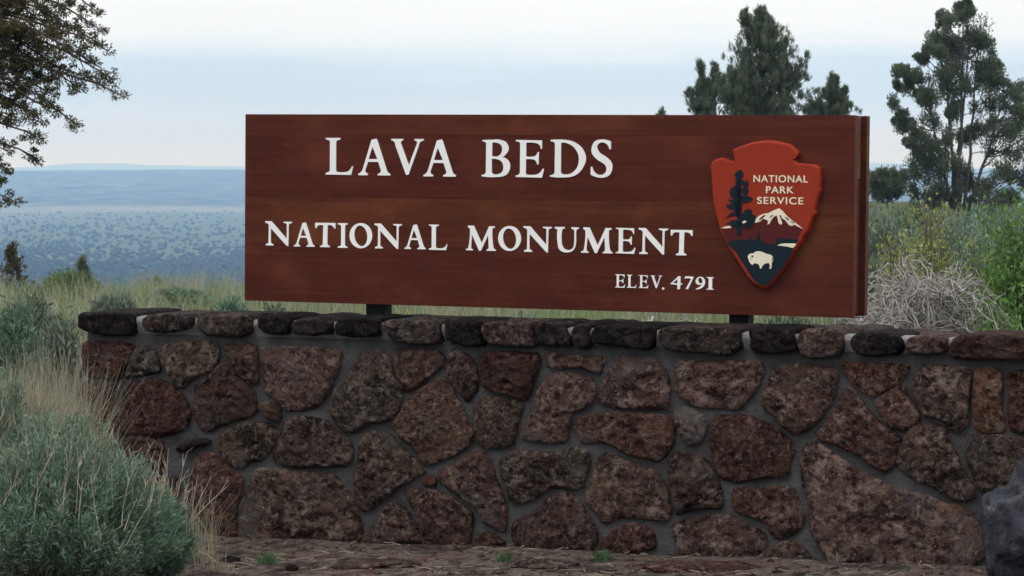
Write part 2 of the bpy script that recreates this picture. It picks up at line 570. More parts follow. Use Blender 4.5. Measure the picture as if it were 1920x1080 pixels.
# ------------------------------------------------------------------ sign and wall frames
H_S = 0.95
dR, dL = H_S * FPX / 381.0, H_S * FPX / 350.0
A_, B_ = at(460, 214, dL), at(1604, 216, dR)
U_flat = Vector((B_.x - A_.x, B_.y - A_.y, 0)).normalized()
NORM = Vector((U_flat.y, -U_flat.x, 0))                 # towards the viewer
def frame(origin, tilt):
    u = (U_flat + Vector((0, 0, tilt))).normalized()
    up = NORM.cross(u) * -1
    if up.z < 0: up = -up
    return origin, u, up
def frame_matrix(fr):
    o, u, up = fr
    n = u.cross(up)                                        # right handed: u, up, n
    m = Matrix(((u.x, up.x, n.x, o.x), (u.y, up.y, n.y, o.y), (u.z, up.z, n.z, o.z), (0, 0, 0, 1)))
    return m
def to_plane(fr, px, py, w=0.0):
    """pixel of the survey photograph -> metres on the plane lying w in front of the frame's plane"""
    o, u, up = fr
    n = u.cross(up)
    d = ray(px, py)
    p0 = o + n * w
    t = (p0 - EYE).dot(n) / d.dot(n)
    q = EYE + d * t - o
    return q.dot(u), q.dot(up)
SIGN = frame(A_, (B_.z - A_.z) / (B_ - A_).length)
W_S = to_plane(SIGN, 1604, 216)[0]
WALL_W = 0.30
wall_org = A_ + NORM * WALL_W
wall_org.z = tz(wall_org.x, wall_org.y)
WALL = frame(wall_org, -0.0015)

# ------------------------------------------------------------------ stone wall
def smooth_closed(P, n, rough=0.0, seed=0, curv=.62):
    """closed Catmull-Rom through P resampled to n points"""
    P = np.asarray(P, float)
    m = len(P)
    out_ = []
    for i in range(m):
        a, b, c, d = P[i - 1], P[i], P[(i + 1) % m], P[(i + 2) % m]
        for t in np.linspace(0, 1, 10, endpoint=False):
            # softened spline: keeps corners fairly tight
            q = .5 * ((2 * b) + (-a + c) * t + (2 * a - 5 * b + 4 * c - d) * t * t + (-a + 3 * b - 3 * c + d) * t ** 3)
            l = b + (c - b) * t
            out_.append(curv * q + (1 - curv) * l)
    Q = np.array(out_)
    seg = np.linalg.norm(np.roll(Q, -1, 0) - Q, axis=1)
    s = np.concatenate([[0], np.cumsum(seg)])
    tt = np.linspace(0, s[-1], n, endpoint=False)
    Qc = np.vstack([Q, Q[:1]])
    R = np.stack([np.interp(tt, s, Qc[:, 0]), np.interp(tt, s, Qc[:, 1])], 1)
    if rough:
        c = R.mean(0)
        for k in range(n):
            f = noise.noise(Vector((R[k, 0] * 22 + seed, R[k, 1] * 22, seed * 1.3))) + .6 * noise.noise(Vector((R[k, 0] * 60 + seed, R[k, 1] * 60, seed)))
            dv = R[k] - c
            R[k] += dv / (np.linalg.norm(dv) + 1e-9) * f * rough
    return R
def edge_dist(pts, R):
    A = R
    B = np.roll(R, -1, 0)
    AB = B - A
    L2 = (AB ** 2).sum(1) + 1e-12
    d = np.empty(len(pts))
    for i, p in enumerate(pts):
        t = np.clip(((p - A) * AB).sum(1) / L2, 0, 1)
        d[i] = np.sqrt((((A + AB * t[:, None]) - p) ** 2).sum(1).min())
    return d
def stone_mesh(R, seed, bulge=.045, edge=.05, back=.05, rough=.012, rings=13, base_w=0.0):
    """R: outline (u, v) about its own centre; returns a mesh with the face towards +w"""
    n = len(R)
    fr_ = np.linspace(1, 0, rings + 1)[:-1] ** .85
    V = []
    # sides going back into the wall
    for wb in (base_w - back, base_w - back * .4):
        for p in R: V.append((p[0] * .985, p[1] * .985, wb))
    pts = np.concatenate([R * f for f in fr_] + [np.zeros((1, 2))])
    d = edge_dist(pts, R)
    span = float(np.abs(R).max())
    tilt = np.array([math.sin(seed * 1.7), math.cos(seed * 2.9)]) * .08
    for p, dd in zip(pts, d):
        e = min(1.0, dd / edge)
        h = bulge * (.34 + .66 * math.sqrt(max(0, 1 - (1 - e) ** 2)))
        q = Vector((p[0] * 1.0 + seed * 3.3, p[1] + seed * 1.9, seed * .77))
        f = noise.noise(q * 7) * 1.3 + noise.noise(q * 17) * .8 + noise.noise(q * 38) * .75
        pit = max(0.0, noise.noise(q * 27 + Vector((9, 4, 2))) - .18)
        h += rough * (f - 3.2 * pit) * (.35 + .65 * e) + float(p @ tilt) * e
        for k in range(3):                                  # broken faces
            an = seed * 2.4 + k * 2.2
            over = p[0] * math.cos(an) + p[1] * math.sin(an) - span * (.10 + .16 * ((seed * 7 + k * 5) % 5) / 4)
            if over > 0: h -= over * (.16 + .05 * k)
        h = max(h, .010 + .010 * e)
        V.append((p[0], p[1], base_w + h))
    rows = 2 + rings
    F = []
    for k in range(rows - 1):
        a, b = k * n, (k + 1) * n
        for j in range(n):
            j2 = (j + 1) % n
            F.append((a + j, a + j2, b + j2, b + j))
    c = rows * n
    a = (rows - 1) * n
    for j in range(n): F.append((a + j, a + (j + 1) % n, c))
    F.append(tuple(range(n - 1, -1, -1)))
    return mesh_py('stone', V, F, M_STONE, True)

T = {'T1': (130, 570), 'T2': (480, 570), 'T3': (830, 570), 'T4': (1180, 570), 'T5': (1520, 570),
     'B1': (130, 800), 'B2': (480, 800), 'B3': (830, 800), 'B4': (1180, 820), 'B5': (1520, 820)}
def poly(tile, s):
    x0, y0 = T[tile]
    v = [float(a) for a in s.replace(';', ' ').replace(',', ' ').split()]
    return [(x0 + v[i] / 4.32, y0 + v[i + 1] / 4.32) for i in range(0, len(v), 2)]
RED, BRN, TAN, GRY, BLK, RUS = (.060, .030, .025), (.064, .043, .035), (.105, .076, .060), (.062, .056, .052), (.014, .012, .013), (.085, .036, .022)
PNK, DKB, MID = (.110, .074, .064), (.034, .026, .024), (.046, .039, .036)
STONES = [
 ('T1', RED, '85,390 100,320 150,300 330,312 440,315 505,345 480,430 430,520 400,590 370,622 280,612 180,600 110,580 95,480'),
 ('T1', GRY, '500,400 560,340 630,335 680,400 700,480 715,545 640,565 560,580 440,600 450,540 480,460'),
 ('T1', (.080,.066,.052), '700,400 770,320 900,300 1080,305 1185,320 1190,410 1165,510 1120,545 1000,600 900,685 830,640 780,570 740,500'),
 ('T1', BRN, '1235,390 1260,335 1400,315 1490,345 1505,450 1515,560 1500,640 1440,650 1400,610 1340,560 1310,480 1260,430'),
 ('T2', PNK, '35,360 280,345 500,355 640,365 675,400 660,510 610,620 560,740 500,820 400,855 280,865 200,835 130,760 50,710 35,560'),
 ('T2', (.072,.062,.054), '850,390 900,368 1000,385 1060,450 1090,560 1130,660 1165,750 1140,850 1080,930 1000,965 900,965 850,1010 780,1045 700,1030 630,970 585,880 590,790 640,670 740,570 780,480'),
 ('T2', (.080,.052,.040), '1100,375 1300,370 1450,380 1500,420 1500,490 1430,560 1320,650 1210,720 1150,690 1120,580 1095,470'),
 ('T3', BRN, '30,420 70,375 140,385 210,430 250,520 270,620 255,710 190,795 140,750 90,680 40,590 10,500'),
 ('T3', (.050,.026,.022), '290,440 340,395 500,390 740,400 770,440 760,540 720,640 695,740 640,785 540,750 430,720 320,680 300,560'),
 ('T3', BRN, '835,420 900,400 960,415 1100,420 1290,425 1300,480 1270,510 1270,570 1180,550 1100,520 960,525 840,515'),
 ('T3', PNK, '850,580 950,560 1080,575 1190,610 1225,690 1200,790 1130,850 1040,890 1015,960 990,1095 950,1128 830,1125 700,1110 620,1075 640,980 700,900 730,780 770,680'),
 ('T3', (.075,.048,.040), '1255,720 1300,610 1350,530 1420,440 1530,425 1660,440 1712,445 1782,530 1817,620 1822,740 1802,850 1640,855 1450,850 1350,830 1260,800'),
 ('T4', (.100,.066,.054), '370,470 520,465 700,470 900,460 1065,480 1060,590 1010,700 930,800 870,855 700,845 520,830 440,780 360,700 355,580'),
 ('T4', (.078,.052,.042), '1190,500 1300,480 1430,485 1580,510 1680,560 1660,680 1620,820 1540,930 1430,1030 1330,1055 1240,1010 1170,920 1070,840 1065,760 1100,660 1140,570'),
 ('T5', (.085,.045,.034), '225,475 400,475 600,485 780,490 770,570 700,650 600,710 510,740 420,725 370,680 300,600 250,530'),
 ('T5', (.080,.044,.034), '735,655 780,740 830,840 875,920 850,980 770,1025 680,1025 620,990 560,900 505,800 600,720'),
 ('T5', (.070,.053,.043), '870,520 950,490 1100,495 1240,510 1290,560 1285,700 1270,850 1260,980 1190,1040 1110,1010 1050,950 910,905 860,830 815,720 805,640'),
 ('T5', (.115,.066,.044), '1315,560 1370,515 1480,520 1530,560 1540,680 1530,800 1550,900 1570,990 1530,1045 1400,1045 1320,1010 1300,900 1305,720'),
 ('T5', (.065,.032,.025), '1590,570 1640,545 1800,540 1900,560 1900,1040 1800,1060 1700,1055 1620,1030 1590,950 1595,760'),
 ('T5', (.078,.044,.036), '300,680 360,730 430,830 520,930 600,1000 680,1060 720,1100 690,1230 640,1330 590,1375 480,1310 340,1210 180,1140 60,1100 50,1040 110,960 190,840 240,740'),
 ('T1', RED, '100,640 150,620 215,650 220,700 180,770 150,800 100,770 85,700'),
 ('T1', RUS, '290,660 340,650 355,700 340,790 310,900 270,970 210,990 215,900 245,770'),
 ('T1', (.056,.028,.024), '480,650 560,625 700,615 780,640 860,710 930,780 960,880 940,980 880,1040 720,1080 550,1080 400,1060 320,980 330,900 400,790 430,700'),
 ('T1', (.052,.034,.031), '1180,510 1230,480 1290,515 1340,590 1420,650 1480,730 1500,850 1440,910 1300,950 1200,990 1130,1030 1060,1020 1000,930 980,820 1010,740 1000,660 1080,620'),
 ('T2', BRN, '10,830 60,795 130,800 175,850 185,910 160,960 110,945 50,890'),
 ('B1', (.072,.060,.045), '1290,6 1420,-34 1560,-34 1650,6 1690,60 1640,150 1590,220 1540,265 1450,280 1380,340 1310,320 1230,260 1190,190 1200,90'),
 ('B2', (.056,.043,.035), '230,-34 300,-78 440,-74 560,-34 610,20 700,70 755,140 765,220 730,310 620,330 480,325 350,335 220,320 140,280 120,220 160,120 210,40'),
 ('B2', (.070,.050,.041), '870,60 950,40 1060,65 1150,150 1240,240 1350,375 1280,410 1150,500 1040,580 930,665 870,690 810,640 780,520 770,420 810,300 820,160'),
 ('B2', (.090,.060,.046), '1460,-384 1500,-408 1560,-374 1590,-274 1650,-164 1690,-64 1740,10 1745,70 1700,160 1600,230 1490,275 1380,310 1310,270 1270,190 1160,100 1110,30 1080,-10 1150,-114 1230,-234 1350,-324'),
 ('B3', (.070,.052,.042), '240,-164 300,-224 420,-244 540,-209 630,-174 625,-94 590,-14 575,70 550,140 480,160 400,180 320,170 265,130 250,30 240,-74'),
 ('B3', (.085,.048,.036), '1065,-54 1200,-99 1350,-114 1520,-104 1640,-110 1802,-84 1857,-4 1857,146 1802,236 1722,291 1640,265 1540,245 1440,200 1340,150 1250,130 1120,135 1075,60'),
 ('T4', (.095,.076,.068), '365,850 440,840 530,880 600,930 605,1020 570,1110 480,1155 430,1120 390,1040 350,940'),
 ('B4', (.060,.033,.027), '690,-180 800,-180 960,-175 1090,-120 1200,-60 1280,10 1310,60 1320,120 1280,240 1260,320 1150,335 1000,345 860,370 760,350 700,290 660,180 640,80 640,-40 670,-140'),
 ('B1', (.064,.035,.028), '1000,280 1060,220 1130,210 1200,280 1290,350 1390,430 1370,530 1330,650 1320,780 1340,880 1200,940 1000,945 860,900 880,700 950,500'),
 ('B1', BRN, '450,90 600,80 720,110 750,200 740,310 700,360 560,400 440,330 420,200'),
 ('B1', DKB, '860,150 960,110 1100,100 1120,140 1000,170 940,200 860,210'),
 ('B2', (.070,.052,.042), '-52,430 -12,350 100,335 260,360 450,375 620,390 690,460 750,570 800,680 840,800 830,920 600,945 300,940 0,940 -150,945 -155,780 -140,640 -90,520'),
 ('B2', (.072,.048,.040), '1060,630 1130,620 1190,670 1250,760 1310,860 1335,935 1150,950 1000,950 840,930 900,830 980,760 1010,680'),
 ('B2', (.064,.040,.034), '1200,520 1300,505 1430,520 1560,580 1680,650 1740,720 1725,850 1690,965 1500,980 1340,965 1330,800 1290,700 1220,610'),
 ('B2', RUS, '1320,450 1400,400 1430,430 1430,480 1370,480'),
 ('B3', (.064,.042,.035), '270,200 320,200 370,270 420,420 470,560 500,660 490,850 420,840 320,780 270,690 200,620 60,530 -50,430 -40,360 60,310 160,250'),
 ('B3', RED, '250,890 330,860 400,880 490,940 420,980 250,970'),
 ('B3', (.054,.044,.037), '450,300 470,250 560,195 680,195 800,215 950,190 1080,170 1160,200 1180,280 1150,390 1100,500 1040,520 950,495 860,500 780,560 680,610 590,630 530,590 500,480 460,390'),
 ('B3', (.060,.040,.034), '850,570 920,530 1020,560 1100,630 1150,700 1210,790 1240,880 1200,1000 1000,1010 840,1010 640,1010 560,930 545,820 600,750 740,680'),
 ('B3', (.092,.064,.052), '1250,260 1310,215 1420,260 1560,310 1680,350 1712,356 1792,486 1832,646 1802,766 1740,760 1600,745 1420,735 1340,780 1280,780 1220,690 1140,620 1160,520 1210,370'),
 ('B3', (.070,.036,.030), '1280,900 1400,830 1520,790 1620,810 1690,860 1700,990 1560,1020 1400,1030 1260,1000'),
 ('B4', (.052,.038,.032), '300,200 370,125 470,135 570,160 640,230 700,340 740,450 745,570 650,585 500,600 380,625 345,540 320,400'),
 ('B4', (.072,.043,.034), '840,430 900,405 1050,415 1200,405 1320,415 1350,520 1400,620 1390,700 1330,780 1190,825 1120,770 1090,690 980,650 860,610 820,530'),
 ('B4', (.056,.040,.034), '380,690 520,650 690,625 830,640 940,700 1050,760 1100,840 1070,930 960,990 750,990 500,970 400,960 360,840 340,760'),
 ('B4', (.066,.046,.038), '1050,950 1150,880 1280,850 1360,880 1460,970 1400,1040 1080,1040'),
 ('B5', (.082,.056,.047), '-89,160 -49,60 31,40 150,110 320,230 480,320 620,390 800,440 960,480 1080,540 1240,570 1310,660 1380,760 1410,880 1390,990 1290,1060 1100,1090 700,1100 400,1100 170,1060 100,960 40,860 -10,760 -20,650 -40,500 -80,380'),
 ('B5', (.066,.050,.042), '790,-60 870,-100 1000,-100 1090,-50 1130,40 1190,170 1250,290 1310,400 1310,490 1200,525 1110,490 980,400 860,360 740,280 690,210 710,100'),
 ('B5', (.058,.046,.038), '1270,10 1330,-20 1500,-15 1728,0 1850,10 1850,300 1700,400 1480,440 1390,445 1330,390 1290,280 1250,160'),
 # stones behind the sagebrush and past the right edge of the view
 ('B1', BRN, '60,-100 180,-120 290,20 330,150 280,300 120,330 40,180'),
 ('B1', RED, '70,380 260,350 420,420 480,600 420,880 120,900 50,640'),
 ('B1', DKB, '500,470 700,420 850,420 880,640 820,900 520,900 470,650'),
 ('B5', BRN, '1450,520 1600,450 1850,400 2000,480 2010,700 1950,1080 1500,1100 1450,900'),
 ('T5', BRN, '1960,560 2150,550 2300,600 2330,800 2250,1000 2000,1040 1950,800'),
 ('T5', RED, '1930,1110 2200,1090 2350,1150 2400,1400 2200,1500 1930,1440'),
 ('B5', MID, '2060,480 2350,450 2450,700 2400,1080 2100,1100 2060,800'),
 ('T5', TAN, '2400,560 2650,560 2700,900 2650,1080 2420,1060'),
 ('T5', BRN, '2460,1130 2720,1130 2750,1500 2500,1540 2440,1330'),
 ('B5', RED, '2520,480 2750,500 2800,1080 2500,1100 2480,700'),
]
CAPS = [
 ('T1', BLK, '55,85 75,72 300,65 480,70 505,100 500,180 480,240 450,262 380,268 260,262 150,240 60,195 50,130'),
 ('T1', MID, '575,120 610,90 760,75 960,85 985,110 985,160 940,200 860,225 720,238 620,232 580,190'),
 ('T1', MID, '1015,120 1040,92 1240,85 1440,90 1458,130 1455,200 1430,245 1380,268 1240,265 1080,260 1030,210'),
 ('T2', BLK, '-5,110 20,95 150,92 270,110 275,150 245,220 230,250 140,255 50,240 5,200'),
 ('T2', (.022,.019,.021), '275,165 320,125 370,110 500,115 595,140 595,200 580,250 480,255 410,262 290,250 275,210'),
 ('T2', BLK, '618,180 640,130 700,112 900,112 1000,120 990,160 985,230 960,265 860,278 720,270 640,255 620,220'),
 ('T2', (.050,.043,.041), '1000,175 1040,130 1200,120 1440,125 1478,135 1475,230 1465,310 1400,335 1280,335 1150,325 1060,285 1050,240 1000,215'),
 ('T3', BLK, '-5,160 20,140 150,135 280,150 278,210 290,270 310,330 280,350 180,350 80,330 10,290'),
 ('T3', (.058,.044,.038), '300,190 325,150 500,140 715,150 718,220 725,340 620,355 480,345 380,335 310,290'),
 ('T3', (.024,.020,.021), '730,200 760,150 900,145 970,165 990,220 1020,290 1010,345 900,350 745,335'),
 ('T3', (.020,.017,.018), '1030,220 1060,165 1130,155 1185,175 1170,240 1180,330 1140,375 1080,370 1035,320'),
 ('T3', BLK, '1190,230 1220,175 1400,170 1600,175 1705,190 1710,260 1680,350 1620,380 1500,365 1350,345 1200,325'),
 ('T4', (.040,.034,.032), '220,230 260,190 480,185 760,190 885,200 890,280 885,360 830,405 780,430 640,410 450,395 320,390 270,365 225,310'),
 ('T4', BLK, '955,230 980,195 1150,190 1310,210 1320,260 1340,320 1345,375 1250,400 1100,415 1010,405 960,360 965,300'),
 ('T4', (.070,.052,.045), '1350,260 1400,210 1520,195 1680,205 1715,240 1720,340 1690,420 1580,445 1450,450 1380,420 1350,340'),
 ('T5', BLK, '300,320 330,260 400,235 560,230 700,255 735,310 730,370 690,415 580,430 450,430 370,410 320,370'),
 ('T5', (.062,.042,.036), '755,320 780,275 860,255 1000,265 1095,275 1095,360 1050,410 920,415 780,400'),
 ('T5', (.046,.027,.021), '1110,340 1140,280 1220,250 1400,245 1728,255 1900,262 1920,350 1900,450 1728,462 1500,460 1250,458 1140,450 1110,400'),
 ('T5', BLK, '1950,340 1990,270 2200,262 2400,280 2410,400 2380,460 2100,470 1960,440'),
 ('T5', MID, '2440,350 2480,285 2700,280 2860,300 2870,400 2830,470 2600,480 2450,450'),
]
def build_wall():
    root = empty('stone_wall', (0, 0, 0), 'long low wall of brown lava stones set in grey mortar under the sign', 'wall')
    root.matrix_world = frame_matrix(WALL)
    u0 = to_plane(WALL, 163, 700)[0]
    u1 = to_plane(WALL, 1520 + 2870 / 4.32, 700)[0]
    vcap = to_plane(WALL, 900, 662)[1]
    depth = .78
    # mortar body: uneven front sheet closed by a box
    nu, nv = 300, 70
    V, F = [], []
    for j in range(nv + 1):
        v = -.25 + (vcap + .05 + .25) * j / nv
        for i in range(nu + 1):
            u = u0 + (u1 - u0) * i / nu
            V.append((u, v, -.010 + .010 * noise.noise(Vector((u * 5, v * 5, 1))) + .006 * noise.noise(Vector((u * 13, v * 13, 4)))))
    for j in range(nv):
        for i in range(nu):
            a = j * (nu + 1) + i
            F.append((a, a + 1, a + nu + 2, a + nu + 1))
    k = len(V)
    vt = vcap + .05
    V += [(u0, -.25, -depth), (u1, -.25, -depth), (u1, vt, -depth), (u0, vt, -depth)]
    tl, tr, bl, br = nv * (nu + 1), nv * (nu + 1) + nu, 0, nu
    F += [tuple([k + 3] + list(range(tl, tr + 1)) + [k + 2]), (k, k + 1, k + 2, k + 3)]
    F += [tuple([k] + [j * (nu + 1) for j in range(nv + 1)] + [k + 3]), tuple([k + 2] + [j * (nu + 1) + nu for j in range(nv, -1, -1)] + [k + 1])]
    link('mortar_body', mesh_py('mortar_body', V, F, M_MORTAR, True), root)
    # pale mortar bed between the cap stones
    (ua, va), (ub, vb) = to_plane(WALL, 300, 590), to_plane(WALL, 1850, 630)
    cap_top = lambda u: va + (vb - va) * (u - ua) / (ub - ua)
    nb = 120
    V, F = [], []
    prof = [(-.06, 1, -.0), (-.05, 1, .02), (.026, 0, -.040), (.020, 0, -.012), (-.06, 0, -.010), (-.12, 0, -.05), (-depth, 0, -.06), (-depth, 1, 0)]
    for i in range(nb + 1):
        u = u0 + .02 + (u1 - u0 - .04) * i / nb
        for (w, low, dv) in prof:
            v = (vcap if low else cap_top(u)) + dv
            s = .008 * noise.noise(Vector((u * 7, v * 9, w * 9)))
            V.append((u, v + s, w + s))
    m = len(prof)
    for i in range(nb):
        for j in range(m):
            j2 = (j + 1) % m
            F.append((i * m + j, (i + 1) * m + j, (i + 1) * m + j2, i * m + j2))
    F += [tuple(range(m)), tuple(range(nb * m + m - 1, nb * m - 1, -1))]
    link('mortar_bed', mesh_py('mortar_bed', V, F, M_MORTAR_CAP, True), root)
    for s, (tile, col, pts) in enumerate(STONES):
        P = np.array([to_plane(WALL, x, y, .03) for x, y in poly(tile, pts)])
        size = np.ptp(P, axis=0).max()
        n = 34 if size < .12 else (64 if size < .3 else 104)
        R = smooth_closed(P, n, .0055, s)
        c = R.mean(0)
        R = R - c
        R = R * (1 + .0035 / np.linalg.norm(R, axis=1, keepdims=True))
        if (np.roll(R[:, 0], -1) * R[:, 1] - R[:, 0] * np.roll(R[:, 1], -1)).sum() > 0: R = R[::-1]
        b = .034 + .020 * ((s * 37) % 11) / 10
        if size < .12: b *= .7
        me = stone_mesh(R, s + 1, b, min(.020, size * .16), .05, .0115 if size > .12 else .005, 7 if size < .12 else (13 if size < .3 else 21))
        link('stone', me, root, (c[0], c[1], 0), col)
    for s, (tile, col, pts) in enumerate(CAPS):
        P = np.array([to_plane(WALL, x, y, .07) for x, y in poly(tile, pts)])
        R = smooth_closed(P, 72, .0045, s + 90, .3)
        c = R.mean(0)
        R = R - c
        if (np.roll(R[:, 0], -1) * R[:, 1] - R[:, 0] * np.roll(R[:, 1], -1)).sum() > 0: R = R[::-1]
        me = cap_mesh(R, s + 101, .50 if s == 0 else .36)
        link('cap_stone', me, root, (c[0], c[1], 0), col)
        if s > 0:
            o = link('cap_stone', me, root, (c[0] + .05 * math.sin(s * 2.3), c[1] - .022, -.43), CAPS[(s * 7 + 3) % len(CAPS)][1])
            o.scale = (1.1, 1.0, 1.0)
    # stones on the short left end
    for s, (w0, w1, v0, v1, col) in enumerate([(-.05, -.33, .60, .95, BRN), (-.37, -.72, .62, .93, RED), (-.06, -.40, .26, .56, GRY), (-.44, -.73, .22, .58, BRN), (-.05, -.34, -.05, .22, DKB), (-.38, -.72, -.05, .18, BRN)]):
        wc, vc, hw, hv = (w0 + w1) / 2, (v0 + v1) / 2, abs(w1 - w0) / 2, (v1 - v0) / 2
        R = smooth_closed([(hw * math.cos(a) * (1 + .15 * math.cos(4 * a + s)), hv * math.sin(a) * (1 + .15 * math.sin(3 * a + s))) for a in np.linspace(0, 2 * math.pi, 9, endpoint=False)][::-1], 50, .004, s + 50)
        o = link('stone', stone_mesh(R, s + 60, .03, .04, .05, .008, 9), root, (u0, vc, wc), col)
        o.rotation_euler = (0, -math.pi / 2, 0)
    return root
def cap_mesh(R, seed, depth):
    """flat capping stone: face towards +w, body running back over the wall"""
    n = len(R)
    V, rows = [], 0
    hw = np.abs(R[:, 0]).max()
    for wb in np.linspace(-depth, .015, 8):
        for p in R:
            q = Vector((p[0] * 9 + seed, p[1] * 9, wb * 9 + seed))
            f = 1 + .03 * noise.noise(q)
            sh = 1.0 if wb > -depth + .03 else .9
            V.append((p[0] * f * sh, p[1] * (1 + .05 * noise.noise(q * 1.4)) * sh, wb))
        rows += 1
    fr_ = [.985, .95, .88, .76, .6, .42, .22]
    for f in fr_:
        d = edge_dist(R * f, R)
        for p, dd in zip(R * f, d):
            e = min(1.0, dd / .015)
            q = Vector((p[0] + seed * 2.1, p[1], seed * .5))
            h = .02 + .05 * math.sqrt(1 - (1 - e) ** 2) + .011 * e * (noise.noise(q * 12) + noise.noise(q * 30) + .6 * noise.noise(q * 55))
            V.append((p[0], p[1], h))
        rows += 1
    V.append((0, 0, .07))
    F = []
    for k in range(rows - 1):
        a, b = k * n, (k + 1) * n
        for j in range(n):
            j2 = (j + 1) % n
            F.append((a + j, a + j2, b + j2, b + j))
    a = (rows - 1) * n
    for j in range(n): F.append((a + j, a + (j + 1) % n, rows * n))
    F.append(tuple(range(n - 1, -1, -1)))
    return mesh_py('cap_stone', V, F, M_STONE, True)
build_wall()

# ------------------------------------------------------------------ sign
def box_mesh(name, u0, u1, v0, v1, w0, w1, mat, bev=.003):
    import bmesh
    bm = bmesh.new()
    bmesh.ops.create_cube(bm, size=1)
    for v in bm.verts:
        v.co = ((v.co.x * (u1 - u0)) + (u0 + u1) / 2, (v.co.y * (v1 - v0)) + (v0 + v1) / 2, (v.co.z * (w1 - w0)) + (w0 + w1) / 2)
    if bev: bmesh.ops.bevel(bm, geom=bm.edges[:], offset=bev, segments=2, affect='EDGES', profile=.6)
    me = bpy.data.meshes.new(name)
    bm.to_mesh(me)
    bm.free()
    me.materials.append(mat)
    return me
def flat_mesh(name, contours, w0, w1, mat, draft=0.0):
    """plate with the given outline (first contour) and holes, front at w1"""
    cs = [[Vector((x, y, 0)) for x, y in c] for c in contours]
    tris = tessellate_polygon(cs)
    flat = [p for c in cs for p in c]
    n = len(flat)
    V = [(p.x, p.y, w1) for p in flat] + [(p.x, p.y, w0) for p in flat]
    F = []
    for t in tris:
        a, b, c = (flat[i] for i in t)
        F.append(tuple(t) if (b - a).cross(c - a).z > 0 else tuple(t)[::-1])
    off = 0
    for c in cs:
        m = len(c)
        area = sum(c[i - 1].x * c[i].y - c[i].x * c[i - 1].y for i in range(m))
        for i in range(m):
            j = (i + 1) % m
            q = (off + i, n + off + i, n + off + j, off + j)
            F.append(q)
        off += m
    me = mesh_py(name, V, F, mat)
    import bmesh
    bm = bmesh.new()
    bm.from_mesh(me)
    bmesh.ops.recalc_face_normals(bm, faces=bm.faces[:])
    s = sum(f.normal.z * f.calc_area() for f in bm.faces)
    if s < 0: bmesh.ops.reverse_faces(bm, faces=bm.faces[:])
    bm.to_mesh(me)
    bm.free()
    return me
def curve_pts(pts, n=7):
    """(x, y) corner, (x, y, 1) smooth point -> polyline"""
    m = len(pts)
    res = []
    P = [np.array(p[:2], float) for p in pts]
    S = [len(p) > 2 for p in pts]
    def tan(i):
        if not S[i]: return None
        return (P[(i + 1) % m] - P[i - 1]) * .5
    for i in range(m):
        j = (i + 1) % m
        a, b = P[i], P[j]
        if not S[i] and not S[j]:
            res.append(a)
            continue
        L = np.linalg.norm(b - a)
        def cl(t, o):
            if t is None: return o
            return t / (np.linalg.norm(t) + 1e-9) * L
        ta, tb = tan(i), tan(j)
        da = cl(ta, None)
        db = cl(tb, None)
        if da is None: da = (b - a) * 1.0 if db is None else 2 * (b - a) - db
        if db is None: db = 2 * (b - a) - da
        for t in np.linspace(0, 1, n, endpoint=False):
            h1, h2, h3, h4 = 2 * t**3 - 3 * t**2 + 1, t**3 - 2 * t**2 + t, -2 * t**3 + 3 * t**2, t**3 - t**2
            res.append(a * h1 + da * h2 + b * h3 + db * h4)
    return res
def G(s):
    out_ = []
    for tok in s.split():
        sm = tok.endswith('s')
        x, y = tok.rstrip('s').split(',')
        out_.append((float(x), float(y), 1) if sm else (float(x), float(y)))
    return out_
def ell(cx, cy, rx, ry, n=36, rot=0.0):
    return [(cx + rx * math.cos(a) + rot * ry * math.sin(a), cy + ry * math.sin(a)) for a in np.linspace(0, 2 * math.pi, n, endpoint=False)]
